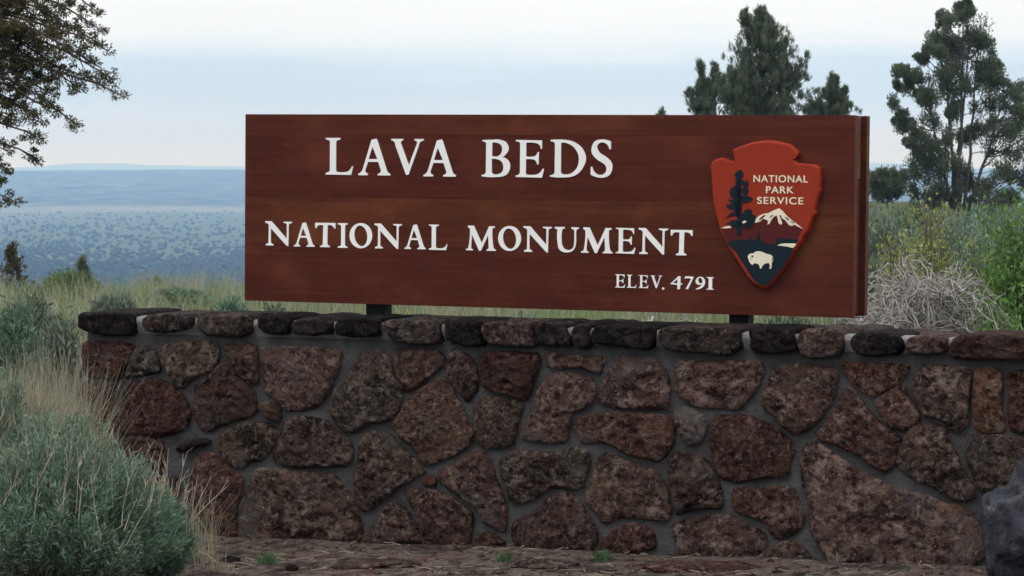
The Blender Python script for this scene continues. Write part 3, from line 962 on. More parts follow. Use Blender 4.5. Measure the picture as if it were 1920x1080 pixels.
GLYPH = {
 'L': [G('0,99.5 40,99.5 39,94.5 32,93s 28,89 28,12.6 32,8s 53.5,8 63,11.5s 71,24 74,24 69,0 0,0.5 1,5.5 8.7,8s 11.5,12.6 11.5,88 8.7,93s 0.6,95')],
 'A': [G('36,97.5 48.5,100.5 51.6,96 79,11 81.5,8s 87.5,4.5 87,0 53.6,0 53,4 61,9s 61,16.5 54.5,36.7 26.8,36.7 19.5,15 20,8.5s 26.4,5 26,0 0.5,0 0,4 7.7,9s 13,18.7'), G('38.5,78 28,44.6 52.3,44.6')],
 'V': [G('0,99.5 32.7,99.5 32.7,95 26.5,91s 28,83.3 49,26.7 70.4,85.5 70.4,92s 63.8,95 63.8,99.5 89.3,99.5 89.3,95.5 79.3,90s 76,81 48.2,1 41.5,0 11.5,81 8.2,91s 0,95.5')],
 'B': [G('1.7,99 31.5,100 46.4,100s 63.4,93s 71,77s 66.6,64.5s 55,53 70,44s 75,27s 67.7,8s 48.5,0s 0.6,1 0.6,5 9,8s 11.7,14.5 12,87 10,93s 2.8,95'),
       G('27.7,92 38,92s 49.6,87s 54,74s 49.6,61s 40,55s 27.7,56'), G('27,48 38,48s 51.7,42s 57.4,27s 54,13.4s 42,7s 30.4,8s 27,13.4')],
 'E': [G('0,100 69.4,99 69.4,76.5 66,76.5 61.3,88s 48.5,92.5s 27.6,92.5 27.6,55.8 47.4,55.8s 53.8,59.4s 58,68 61.3,68 60.7,34.8 57,34.8 52.8,44.4s 47.4,48s 27.6,48.7 27,11.3 30.3,7.5s 51.7,7.5s 63.5,12.4s 71.6,24 75.2,23 70,-.4 .4,1 0,5 8,7.5s 11.7,13.5 11.7,89 8,94.7s .4,95.7')],
 'D': [G('1.5,99.6 38.5,100s 64,93.7s 85,76.7s 94.5,51.4s 87,26s 70,7s 45,-.4s 0,1 .4,4.9 10,8s 12.7,14.4 13,87.3 10.6,93s 1.5,95.8'),
       G('29,91.5 40.6,92s 59.6,83s 72.3,66s 76,47s 71.2,26s 57.5,11.2s 42.7,7.4s 32,9s 29,15.4')],
 'S': [G('52.4,94.3 52.4,74.4 48.2,74.4 43,86s 31.4,92.2s 20,88s 16.8,78.6s 24,65s 41,53.5s 53.5,41s 56.6,26s 49.3,7.3s 32.5,0s 13.6,2s .6,8.4 .6,28.3 4.8,28.3 11.5,13.6s 24,7.3s 36.7,11.5s 41.3,23s 36.7,34.6s 17.8,47s 4.2,62s 2.7,78.6s 11.5,95.4s 30.4,100s 43,98s')],
 'N': [G('0,100 25.3,100 88.6,28.6 88.6,90 82.4,93s 75,94 75,99 109,99 108,93 99.6,90.6s 96,83.7 94.7,0 88.6,1 23.3,71.4 23.3,14.3 27,9s 33.5,7 33.5,1 2.9,1 2.9,7 11,9.5s 14.3,14.3 15,83.7 11,90s 0,94')],
 'T': [G('0,100 82.3,100 82.3,77.4 77,77.4 68.7,89s 54.3,90.5 51,90.5 49.4,13 52,9s 59.3,5.3 59.3,0 20.6,0 20.6,5.3 29,9s 31.7,13 33,90.5 23.5,90.5 11,87.7s 5.8,77.4 0,77.4')],
 'I': [G('0,0 38,0 38,5 30,9s 28.3,15 28.3,86 30,91s 38,95 38,100 .5,100 .5,95 11,91s 13.4,86 13.4,15 11,9s 0,5')],
 'O': [ell(44.7, 50, 44.7, 50), ell(44.7, 49.4, 25.7, 40.7, 36, -.08)],
 'M': [G('7.6,100 31.5,100 63.5,30.5 94,99 115.7,99 115.7,91.4 106.6,88s 111.5,14 114,9s 120.8,5 120.8,0 83.8,0 83.8,5 91,9s 92.4,14 90,63.5 61,0 53.3,0 24.4,63.5 20.3,13 22,8.5s 28,5 28,0 0,1 0,6.6 10,11.7s 16,86 13,90s 7.6,93')],
 'U': [G('0,100 38.6,100 38.6,93 28.7,88s 27.7,37s 37,15s 55.4,9s 71.8,17.3s 76.7,37s 76.7,86.6 73,91s 65.8,93 65.8,100 94,99 94,92.6 85,88s 84,37s 74,9s 47,-1s 19.8,9s 10.9,37s 9.9,88 7,91s 0,93')],
 '4': [G('60,100 74.7,98 73.3,45 88,45 84.4,33 72.4,32.4 71,0 51,0 51,33 2,35.5 0,42'), G('51,77.8 15.5,44.4 52,44.4')],
 '7': [G('6.8,100 70.5,97 68,86 29.5,0 9,0 52,82 16,84s 0,79.5')],
 '9': [G('39,100s 62,89.4s 75,59.6s 62,23s 30,2.3s 4.6,0 4.6,5.5 30,18.3s 50.5,41 25,36.7s 4.6,48s 1.4,71s 16,92.7s'), G('36.7,91.7s 52.7,73.4s 50.5,52.7s 34.4,48s 21.6,64s 24.3,85s')],
 '.': [ell(50, 50, 50, 50, 16)],
 '1': [G('0,0 52,0 52,6 43,9s 41,15 41,86 43,91s 52,94 52,100 0,100 0,94 13,91s 15,86 15,15 13,9s 0,6')],
}
LETTERS = '''L 611.3 662.7 258.6 327.9;A 672.5 732.6 259.8 328.8;V 734.1 794.9 260.4 328.1;A 794.6 855.6 261.3 331.1;
B 903.9 957.2 261.3 332.3;E 967.5 1020.7 262.4 333;D 1031.7 1099.2 261.6 333;S 1108.3 1149 261.3 333.4;
N 497.8 547.8 415 461;A 551.6 590.6 416.9 462.4;T 591.5 629.4 417.8 463.4;I 634 652 418.4 464.7;O 656 698.4 418.2 465.6;N 702.5 754 419.3 466.6;A 759 799 420.6 467.1;L 804.7 839.4 421.2 468.8;
M 874.4 930.2 423.3 470;O 934.6 977.5 423.7 470.6;N 982 1035 424.5 473;U 1040.8 1085.3 425.6 473.4;M 1090.4 1149 426.6 474.6;E 1155 1192 427.3 475.8;N 1198 1253 427.7 477.2;T 1258 1299 431.2 478.8;
E 1154 1172.6 514.4 539.4;L 1176 1193.8 515.3 539.6;E 1198 1216.2 515.9 540.2;V 1220.4 1241.7 516.6 540.5;. 1241.5 1246.1 538.8 543.2;4 1258 1279.7 517.5 542.1;7 1283.8 1300.8 518 542.1;9 1304.6 1322.6 518.8 542.7;1 1325.4 1338.5 519.5 543.2'''
def text_mesh(body, u0, u1, v0, v1, w0, w1, mat, bold=.0):
    cu = bpy.data.curves.new('lettering', 'FONT')
    cu.body = body
    cu.size = 1.0
    cu.space_character = 1.12
    cu.offset = bold
    cu.extrude = .5
    ob = bpy.data.objects.new('lettering', cu)
    C.objects.link(ob)
    dg = bpy.context.evaluated_depsgraph_get()
    dg.update()
    me = bpy.data.meshes.new_from_object(ob.evaluated_get(dg))
    bpy.data.objects.remove(ob)
    bpy.data.curves.remove(cu)
    co = np.empty(len(me.vertices) * 3)
    me.vertices.foreach_get('co', co)
    co = co.reshape(-1, 3)
    lo, hi = co.min(0), co.max(0)
    a, b = np.array([u0, v0, w0]), np.array([u1, v1, w1])
    co = a + (co - lo) / (hi - lo) * (b - a)
    me.vertices.foreach_set('co', co.ravel())
    me.update()
    me.materials.clear()
    me.materials.append(mat)
    return me
def build_sign():
    root = empty('park_sign', (0, 0, 0), 'wide brown wooden sign with white lettering and a red arrowhead emblem', 'sign')
    root.matrix_world = frame_matrix(SIGN)
    th, core = .05, .155
    cuts = [0, .105, .44, .69, 1.0]
    cols = [(.092, .0225, .0118), (.084, .0185, .0100), (.097, .0255, .0106), (.082, .0182, .0097)]
    for layer, (wf, wb) in enumerate(((0, -th), (-th - core, -2 * th - core))):
        for k in range(4):
            v1, v0 = -H_S * cuts[k], -H_S * cuts[k + 1]
            lift = .006 * (layer == 1)
            me = box_mesh('plank', 0, W_S, v0 + .0002, v1 - .0002, wb, wf, M_WOOD, .0012)
            link('plank', me, root, None, cols[(k + layer) % 4] if layer else cols[k])
    for k, (v0, v1) in enumerate(((-.30, -.004), (-.62, -.302), (-H_S + .01, -.622))):
        link('end_block', box_mesh('end_block', W_S - .16, W_S - .028, v0, v1, -th - core + .001, -th - .001, M_WOOD, .003), root, None, ((.14, .065, .045), (.105, .030, .015), (.080, .020, .012))[k])
        link('end_block', box_mesh('end_block', .028, .16, v0, v1, -th - core + .001, -th - .001, M_WOOD, .003), root, None, cols[k])
    link('top_rail', box_mesh('top_rail', .165, W_S - .165, -.06, -.006, -th - core + .001, -th - .001, M_WOOD, .003), root, None, cols[1])
    link('bottom_rail', box_mesh('bottom_rail', .165, W_S - .165, -H_S + .012, -H_S + .07, -th - core + .001, -th - .001, M_WOOD, .003), root, None, cols[3])
    # black steel posts standing in the wall
    wmid = -th - core / 2
    for xa, xb in ((693, 728), (1372, 1408)):
        ua, ub = to_plane(SIGN, xa, 590, wmid)[0], to_plane(SIGN, xb, 590, wmid)[0]
        link('post', box_mesh('post', ua, ub, -H_S - .30, -.10, wmid - .045, wmid + .045, M_BLACK, .004), root)
    # raised letters
    for tok in LETTERS.replace('\n', '').split(';'):
        ch, xa, xb, ya, yb = tok.split()
        xa, xb, ya, yb = float(xa), float(xb), float(ya), float(yb)
        con = [curve_pts(c) for c in GLYPH[ch]]
        allp = np.concatenate([np.array(c) for c in con])
        lo, hi = allp.min(0), allp.max(0)
        xm = (xa + xb) / 2
        ym = (ya + yb) / 2
        ua, ub = to_plane(SIGN, xa, ym)[0], to_plane(SIGN, xb, ym)[0]
        va, vb = to_plane(SIGN, xm, yb)[1], to_plane(SIGN, xm, ya)[1]
        con = [[(ua + (p[0] - lo[0]) / (hi[0] - lo[0]) * (ub - ua), va + (p[1] - lo[1]) / (hi[1] - lo[1]) * (vb - va)) for p in c] for c in con]
        link('letter', flat_mesh('letter', con, -.001, .005, M_WHITE), root)
    build_emblem(root)
def build_emblem(root):
    def pp(s, x0, y0, k, w):
        v = [float(a) for a in s.replace(',', ' ').split()]
        return [to_plane(SIGN, x0 + v[i] / k, y0 + v[i + 1] / k, w) for i in range(0, len(v), 2)]
    th = .042
    outline = pp('75,200 105,170 150,158 195,175 228,182 230,160 220,105 260,85 340,58 430,45 500,48 560,62 595,72 620,95 652,125 640,150 615,160 640,190 690,198 750,202 790,225 795,300 788,345 792,370 775,420 770,460 760,500 766,525 740,560 725,600 715,640 680,680 662,725 620,780 600,820 550,880 530,915 480,970 440,1012 410,1012 350,980 300,920 240,820 190,740 140,640 118,570 100,500 88,420 85,350 78,290', 1310, 250, 3.484, th)
    R = smooth_closed(outline, 260, .0016, 5)
    c = R.mean(0)
    n = len(R)
    V, F = [], []
    prof = [(1.0, .0005), (1.0, th - .016), (.995, th - .008), (.978, th - .002), (.965, th), (.955, th + .0002)]
    for k, (f, w) in enumerate(prof):
        for j, p in enumerate(R):
            chip = .010 * noise.noise(Vector((p[0] * 42, p[1] * 42, k * .25))) if 1 <= k <= 3 else 0.0
            q = c + (p - c) * (f + chip)
            V.append((q[0], q[1], w))
    for k in range(len(prof) - 1):
        for j in range(n):
            j2 = (j + 1) % n
            F.append((k * n + j, k * n + j2, (k + 1) * n + j2, (k + 1) * n + j))
    a = (len(prof) - 1) * n
    ring = [Vector((V[a + j][0], V[a + j][1], 0)) for j in range(n)]
    for t in tessellate_polygon([ring]):
        p0, p1, p2 = (ring[i] for i in t)
        F.append(tuple(a + i for i in (t if (p1 - p0).cross(p2 - p0).z > 0 else t[::-1])))
    me = mesh_py('emblem', V, F, M_RED)
    import bmesh
    bm = bmesh.new()
    bm.from_mesh(me)
    bmesh.ops.recalc_face_normals(bm, faces=bm.faces[:])
    bm.to_mesh(me)
    bm.free()
    em = link('emblem', me, root)
    em['label'] = 'rust red arrowhead plaque with conifer, snowy mountain and white bison'
    z = th + .0003
    def plate(name, s, x0, y0, k, lvl, mat, smooth=0):
        P = pp(s, x0, y0, k, th)
        if smooth: P = [tuple(q) for q in smooth_closed(P, smooth)]
        link(name, flat_mesh(name, [P], z - .001, z + lvl * .0013, mat), em)
    e6 = (1310, 250, 3.484)
    e7 = (1340, 400, 7.2)
    e8 = (1340, 300, 7.715)
    plate('ridge', '150,622 240,618 370,585 420,545 525,492 600,555 683,625 665,655 640,700 600,735 400,740 210,735 190,712 165,665', *e6, 1, M_MAROON)
    plate('snowfield', '585,910 590,860 640,810 700,780 780,768 850,730 935,697 990,745 1060,820 1120,870 1200,930 1285,1002 1210,965 1150,935 1120,955 1075,940 1030,880 975,840 955,850 980,910 962,940 925,910 915,850 900,800 860,820 820,870 800,915 765,938 775,880 740,860 700,850 660,890', *e8, 2, M_CREAM)
    plate('rock_streak', '640,880 655,845 700,805 745,790 720,820 700,840 675,860', *e8, 3, M_MAROON)
    plate('rock_streak', '790,835 830,800 850,790 845,810 815,830', *e8, 3, M_MAROON)
    plate('rock_streak', '938,800 960,800 972,835 960,850', *e8, 3, M_MAROON)
    plate('rock_streak', '1010,820 1060,840 1085,875 1060,870', *e8, 3, M_MAROON)
    plate('rock_streak', '1095,880 1150,900 1160,918 1120,905', *e8, 3, M_MAROON)
    plate('meadow', '185,715 215,705 228,690 238,705 262,690 330,700 336,664 345,700 362,695 378,690 393,640 405,690 418,705 445,722 500,725 515,676 522,690 535,678 545,690 560,682 575,692 590,684 610,692 630,690 652,692 640,716 600,800 545,880 495,945 455,985 425,998 395,985 350,945 300,865 250,785', *e6, 2, M_TEAL)
    plate('snow_bank', '92,985 150,965 200,952 232,960 245,980 170,990', *e8, 3, M_CREAM)
    plate('lake', '848,435 890,412 960,405 1100,405 1095,432 1060,468 990,450 920,440', *e7, 3, M_CREAM)
    plate('bison', '450,590 460,558 495,541 530,538 552,517 590,509 640,519 700,545 755,558 783,578 791,600 790,650 775,666 773,700 764,748 742,748 750,705 738,672 700,672 665,688 645,715 632,745 615,745 610,708 588,683 548,672 530,680 514,697 490,680 468,645', *e7, 3, M_CREAM)
    plate('bison_eye', '500,570 515,565 524,580 515,598 500,590', *e7, 4, M_TEAL, 14)
    plate('bison_mark', '488,612 498,608 502,620 492,625', *e7, 4, M_TEAL, 10)
    plate('bison_tail', '778,590 785,595 786,640 776,655 774,648 780,630', *e7, 4, M_TEAL)
    # conifer silhouette: trunk with clumps
    plate('conifer', '318,1085 332,860 338,700 340,500 348,300 362,150 376,300 388,500 392,700 392,860 384,1085', *e8, 4, M_TEAL)
    for s in ('290,230 300,190 340,160 375,142 400,165 415,210 405,255 380,275 330,330 300,290 320,250',
              '350,320 380,285 430,300 465,320 470,285 482,300 490,360 470,395 490,420 485,470 460,510 420,500 400,460 380,420 420,400 410,350 380,345',
              '225,470 232,415 270,390 300,370 330,380 360,420 355,500 320,520 290,540 250,535 225,510',
              '300,330 340,300 372,330 385,420 372,520 330,540 318,440',
              '300,640 345,610 390,640 395,720 378,800 340,830 310,760',
              '250,540 300,515 380,520 450,500 480,520 450,560 380,580 300,580',
              '200,575 260,570 330,560 370,540 440,545 500,530 545,545 548,570 510,600 460,615 430,610 400,625 380,610 330,640 250,630',
              '165,640 200,650 250,640 320,620 360,640 360,720 300,735 260,720 220,705 185,700 180,670',
              '170,830 220,780 270,750 340,720 360,760 340,830 290,800 240,815',
              '390,800 420,760 450,720 500,705 535,725 540,780 580,800 600,850 575,900 560,950 520,965 500,990 450,995 420,970 400,930 380,870',
              '165,920 230,900 235,875 290,865 345,880 380,920 400,950 350,965 300,985 250,970 240,940'):
        plate('conifer_clump', s, *e8, 4, M_TEAL)
    plate('snow_gap', '405,910 415,885 450,875 465,888 450,908 420,916', *e8, 5, M_CREAM, 14)
    for body, xa, xb, ya, yb in (('NATIONAL', 1413, 1515, 328.5, 342), ('PARK', 1436.5, 1488.5, 349.5, 362.5), ('SERVICE', 1420, 1506.5, 369.5, 383)):
        ua, ub = to_plane(SIGN, xa, ya, th)[0], to_plane(SIGN, xb, ya, th)[0]
        va, vb = to_plane(SIGN, (xa + xb) / 2, yb, th)[1], to_plane(SIGN, (xa + xb) / 2, ya, th)[1]
        link('lettering', text_mesh(body, ua, ub, va, vb, z - .001, z + .002, M_CREAM, .012), em)
build_sign()

# ------------------------------------------------------------------ plants: builders
Z3 = np.array([0, 0, 1.0])
def rnd_per(n, k):
    return np.repeat(rng.random(n), k)
def ground_at(px, d):
    p = at(px, 318, d)
    return p.x, p.y, tz(p.x, p.y)
def part_mesh(name, V, F, mat, root, rnd=None, smooth=False):
    return link(name, mesh_np(name, V, F, mat, smooth, rnd), root)
def bush(name, label, cat, px, d, w_px, top_py, mat, stem_mat, shoots=120, per=26, leaf=(.05, .009), upright=.5,
         start=.35, group=None, stalks=0, stalk_h=.3, spread=.05, droop=0.0, dome=.55, stalk_mat=None):
    """shrub: many stems fanning from the base, leaves along their outer part"""
    x, y, z = ground_at(px, d)
    R = w_px / FPX * d / 2
    top = at(px, top_py, d).z
    H = max(.12, top - z)
    root = empty(name, (x, y, z - .02), label, cat, group)
    a = rng.uniform(0, 2 * math.pi, shoots)
    q = np.sqrt(rng.random(shoots))
    hh = H * (1 - dome * q ** 2.2) * rng.uniform(.72, 1.04, shoots)
    tip = np.stack([np.cos(a) * q * R, np.sin(a) * q * R, hh], 1)
    b0 = tip * np.array([.22, .22, 0]) + rng.normal(0, R * .05, (shoots, 3)) * np.array([1, 1, 0])
    mid = b0 * (1 - upright) + tip * upright
    mid[:, 2] = hh * .5
    mid += rng.normal(0, R * .06, (shoots, 3))
    ts = np.linspace(0, 1, 6)
    paths = [(1 - t) ** 2 * b0[:, :] + 2 * t * (1 - t) * mid + t * t * tip for t in ts]
    paths = np.stack(paths, 1)                                    # shoots, 6, 3
    r0 = min(.006, max(.003, .008 * H))
    V, F = tubes(list(paths), [np.linspace(r0, r0 * .25, 6)] * shoots, 3)
    part_mesh('stems', V, F, stem_mat, root)
    n = shoots * per
    si = np.repeat(np.arange(shoots), per)
    t = start + (1 - start) * rng.random(n) ** .75
    tt = t[:, None]
    P = (1 - tt) ** 2 * b0[si] + 2 * tt * (1 - tt) * mid[si] + tt * tt * tip[si]
    D = unit(2 * (1 - tt) * (mid[si] - b0[si]) + 2 * tt * (tip[si] - mid[si]))
    P = P + rng.normal(0, spread * H, (n, 3)) * np.array([1, 1, .6])
    D = unit(D + rng.normal(0, .55, (n, 3)) - Z3 * droop)
    V, F = leaves(P, D, leaf[0] * rng.uniform(.6, 1.3, n), leaf[1] * rng.uniform(.45, 1.55, n))
    part_mesh('foliage', V, F, mat, root, np.repeat(.65 * rng.random(shoots)[si] + .35 * rng.random(n), 4))
    if stalks:
        a = rng.uniform(0, 2 * math.pi, stalks)
        q = np.sqrt(rng.random(stalks)) * .9
        base = np.stack([np.cos(a) * q * R, np.sin(a) * q * R, H * (1 - dome * q ** 2.2) * .7], 1)
        ps, rs = [], []
        for k in range(stalks):
            l = stalk_h * rng.uniform(.6, 1.25)
            dr = np.array([rng.normal(.12, .22), rng.normal(0, .2), 1.0])
            bend = np.array([rng.normal(.05, .12), rng.normal(0, .1), 0])
            ps.append(np.stack([base[k] + dr * l * u + bend * l * u * u for u in np.linspace(0, 1, 5)]))
            rs.append(np.linspace(.0028, .0012, 5))
            for _ in range(3):                                 # side sprays of the seed head
                u = rng.uniform(.45, .95)
                s0 = base[k] + dr * l * u + bend * l * u * u
                e = s0 + (dr + rng.normal(0, .35, 3)) * l * rng.uniform(.12, .3)
                ps.append(np.stack([s0, (s0 + e) / 2 + rng.normal(0, .006, 3), e]))
                rs.append(np.linspace(.0018, .0009, 3))
        V, F = tubes(ps, rs, 3)
        part_mesh('seed_stalks', V, F, stalk_mat or M_STALK, root)['kind'] = 'stuff'
    return root
def conifer_crown(tips, ctr, per, spray, spread, up=.35, shape=(1, 1, .95)):
    """short leafy sprays in clumps; tips (n,3) clump centres, spread clump radius per tip"""
    n = len(tips) * per
    si = np.repeat(np.arange(len(tips)), per)
    o = unit(rng.normal(size=(n, 3))) * (rng.random(n) ** .5)[:, None]
    P = tips[si] + o * np.asarray(spread)[si][:, None] * np.array(shape)
    D = unit(o + unit(tips[si] - ctr[si]) * .7 + Z3 * up + rng.normal(0, .35, (n, 3)))
    V, F = leaves(P, D, spray[0] * rng.uniform(.6, 1.3, n), spray[1] * rng.uniform(.7, 1.3, n))
    return V, F, np.repeat(.5 * rng.random(len(tips))[si] + .5 * rng.random(n), 4)
def wobble_path(a, b, m, amp, sag=0.0):
    a, b = np.asarray(a, float), np.asarray(b, float)
    L = np.linalg.norm(b - a)
    t = np.linspace(0, 1, m)[:, None]
    P = a + (b - a) * t
    w = np.cumsum(rng.normal(0, amp * L / m, (m, 3)), 0)
    P += w - t * w[-1]
    P[:, 2] += sag * L * (4 * t * (1 - t))[:, 0]
    return P
def juniper(name, label, px, d, top_py, profile, n_limbs, clumps=5, per=60, spray=(.13, .045), clump_r=.16, leaders=(), mat=None, lean=0.0, up=.5, group=None, rise=.45, base_py=None):
    """profile: list of (height fraction, radius in metres)"""
    x, y, z = ground_at(px, d)
    top = at(px, top_py, d).z
    H = top - z
    root = empty(name, (x, y, z - .05), label, 'tree', group)
    hf, rf = np.array(profile).T
    paths = [np.stack([np.array([lean * t * t + .04 * H * math.sin(3 * t) * .2, 0, H * t * .985]) for t in np.linspace(0, 1, 9)])]
    radii = [np.linspace(.028 * H, .004 * H, 9)]
    tips, ctrs, rad = [], [], []
    for (dx, dy, h0, h1) in leaders:                      # extra upright tops
        p = wobble_path((dx * .2, dy * .2, H * h0), (dx, dy, H * h1), 7, .05)
        paths.append(p)
        radii.append(np.linspace(.015 * H, .004 * H, 7))
    ax = paths[:]
    for k in range(n_limbs):
        A = ax[0] if not leaders or rng.random() < .62 else ax[rng.integers(1, len(ax))]
        u = rng.random() ** .85
        f = (.12 + .86 * u)
        p0 = np.array([np.interp(f * (len(A) - 1), np.arange(len(A)), A[:, c]) for c in range(3)])
        r = np.interp(min(1.0, p0[2] / H), hf, rf) * rng.uniform(.55, 1.1)
        if A is not ax[0]: r *= .45
        a = rng.uniform(0, 2 * math.pi)
        rs = r * rise * rng.uniform(.5, 1.4)
        p1 = p0 + np.array([math.cos(a) * r, math.sin(a) * r, rs])
        P = wobble_path(p0, p1, 6, .12, -.05)
        paths.append(P)
        radii.append(np.linspace(.008 * H * .5 + .004, .004, 6))
        for c in range(clumps):
            t = rng.uniform(.35, 1.03)
            q = p0 + (p1 - p0) * t + rng.normal(0, .07 * r + .03, 3)
            tips.append(q)
            ctrs.append(p0)
            rad.append(clump_r * rng.uniform(.55, 1.2))
    for A in ax:                                           # pointed tops
        for t in np.linspace(.72, 1.0, 9):
            i = t * (len(A) - 1)
            q = np.array([np.interp(i, np.arange(len(A)), A[:, c]) for c in range(3)])
            tips.append(q + rng.normal(0, .03, 3))
            ctrs.append(q - Z3 * .3)
            rad.append(clump_r * (1.25 - t) * 1.6 + .02)
    V, F = tubes(paths, radii, 5)
    part_mesh('trunk_and_limbs', V, F, M_BARK, root, smooth=True)
    V, F, r_ = conifer_crown(np.array(tips), np.array(ctrs), per, spray, np.array(rad), up, (.72, .72, 1.9))
    part_mesh('crown', V, F, mat or M_JUNIPER, root, r_)
    return root

# ------------------------------------------------------------------ trees
juniper('juniper_tree', 'tall pointed juniper tree behind the sign, with twin tips', 1428, 72, 12,
        [(0, .3), (.10, .95), (.45, 1.05), (.60, .95), (.72, .70), (.84, .36), (.93, .14), (1, .02)], 300, 6, 28, (.13, .019), .060,
        [(-.42, .1, .40, .985), (.55, -.2, .35, .83), (-.75, .2, .3, .66), (.85, .1, .3, .70)], rise=.95, up=1.5)
juniper('juniper_tree', 'narrow pair of juniper tops left of the tall juniper', 1338, 78, 112,
        [(0, .3), (.3, .80), (.6, .66), (.8, .28), (.92, .1), (1, .02)], 120, 6, 28, (.13, .019), .055, [(-.36, .1, .3, .985), (-.62, 0, .3, .80)], rise=.95, up=1.5)
juniper('juniper_tree', 'low juniper top right of the tall juniper behind the sign', 1560, 76, 140,
        [(0, .3), (.3, .75), (.6, .62), (.8, .26), (.92, .1), (1, .02)], 110, 6, 28, (.13, .019), .055, [(.30, .1, .4, .90), (-.55, 0, .3, .80)], rise=.9, up=1.5)
juniper('juniper_tree', 'small rounded juniper between the sign end and the open tree', 1664, 80, 326,
        [(0, .35), (.3, .62), (.6, .55), (.85, .36), (1, .08)], 110, 6, 22, (.11, .03), .07, [(-.25, 0, .2, .86)], rise=.6)
juniper('juniper_tree', 'tiny juniper tip poking above the top edge of the sign', 1241, 90, 203,
        [(0, .3), (.5, .5), (1, .05)], 40, 3, 40, (.14, .045), .13)
def open_juniper():
    d = 75.0
    px0 = 1800
    x, y, z = ground_at(px0, d)
    root = empty('open_juniper_tree', (x, y, z - .05), 'open many-stemmed juniper with clumpy crown at the right edge', 'tree')
    def loc(px, py, dy):
        p = at(px, py, d)
        return np.array([p.x - x, dy, p.z - z + .05])
    clumps_ = '''1800,14,9 1803,22,12 1798,34,20 1774,30,9 1772,44,18 1812,60,34 1765,75,26 1790,88,30 1838,82,22 1752,100,20 1825,110,34 1732,104,16 1860,128,24 1790,130,30
1688,138,16 1700,158,16 1722,148,22 1842,150,30 1875,160,22 1765,150,28 1740,190,24 1800,170,30 1830,190,28 1860,195,24 1718,172,14 1905,178,24 1890,200,24 1915,205,22 1682,205,20
1700,232,18 1745,232,26 1782,215,24 1680,228,12 1712,255,18 1850,240,22 1890,250,30 1915,240,26 1740,275,26 1700,272,12 1775,262,26 1815,255,18 1870,285,30 1905,300,30
1720,300,28 1750,315,30 1780,310,26 1715,335,26 1745,350,30 1775,350,26 1808,330,28 1835,345,26 1880,330,30 1910,330,26 1850,370,28 1720,368,22 1760,378,24 1900,372,22 1825,382,22 1945,190,26 1960,260,30 1950,330,34 1975,300,30 1940,130,20'''
    tips, ctr, rad, paths, radii = [], [], [], [], []
    stems = []
    for (bx, tx, ty) in ((1796, 1770, 60), (1800, 1800, 30), (1806, 1835, 90), (1802, 1815, 70), (1790, 1745, 190), (1812, 1890, 175)):
        dy = rng.uniform(-.35, .35)
        P = wobble_path(loc(bx, 408, dy * .2), loc(tx, ty, dy), 9, .07)
        paths.append(P)
        stems.append(P)
        radii.append(np.linspace(.060, .014, 9))
    allp = np.concatenate(stems)
    for tok in clumps_.split():
        px, py, r = (float(v) for v in tok.split(','))
        rm = r / FPX * d
        for rep in range(2 if py < 190 else (2 if rng.random() < .45 else 1)):
            dy = rng.uniform(-1.1, 1.1) if rep else rng.uniform(-.4, .4)
            c = loc(px + rng.uniform(-10, 10) * rep, py + rng.uniform(-8, 8) * rep, dy)
            low = allp[allp[:, 2] < c[2] - .25]
            if len(low) == 0: low = allp[:1]
            s = low[np.argmin(np.linalg.norm((low - c) * np.array([1, .6, .8]), axis=1))]
            paths.append(wobble_path(s, c, 6, .14, -.08))
            radii.append(np.linspace(.022, .008, 6))
            for q in range(5):
                tips.append(c + rng.normal(0, rm * .36, 3))
                ctr.append(c - Z3 * .1)
                rad.append(rm * rng.uniform(.44, .74))
    for k in range(26):                                   # bare inner branches
        s = allp[rng.integers(10, len(allp))]
        e = s + np.array([rng.normal(0, .55), rng.normal(0, .3), rng.uniform(.05, .45)])
        paths.append(wobble_path(s, e, 6, .2))
        radii.append(np.linspace(.014, .005, 6))
    V, F = tubes(paths, radii, 5)
    part_mesh('trunk_and_limbs', V, F, M_BARK, root, smooth=True)
    V, F, r_ = conifer_crown(np.array(tips), np.array(ctr), 190, (.075, .030), np.array(rad) * .88, 1.0, (.9, .9, 1.1))
    part_mesh('crown', V, F, M_JUNIPER, root, r_)
open_juniper()
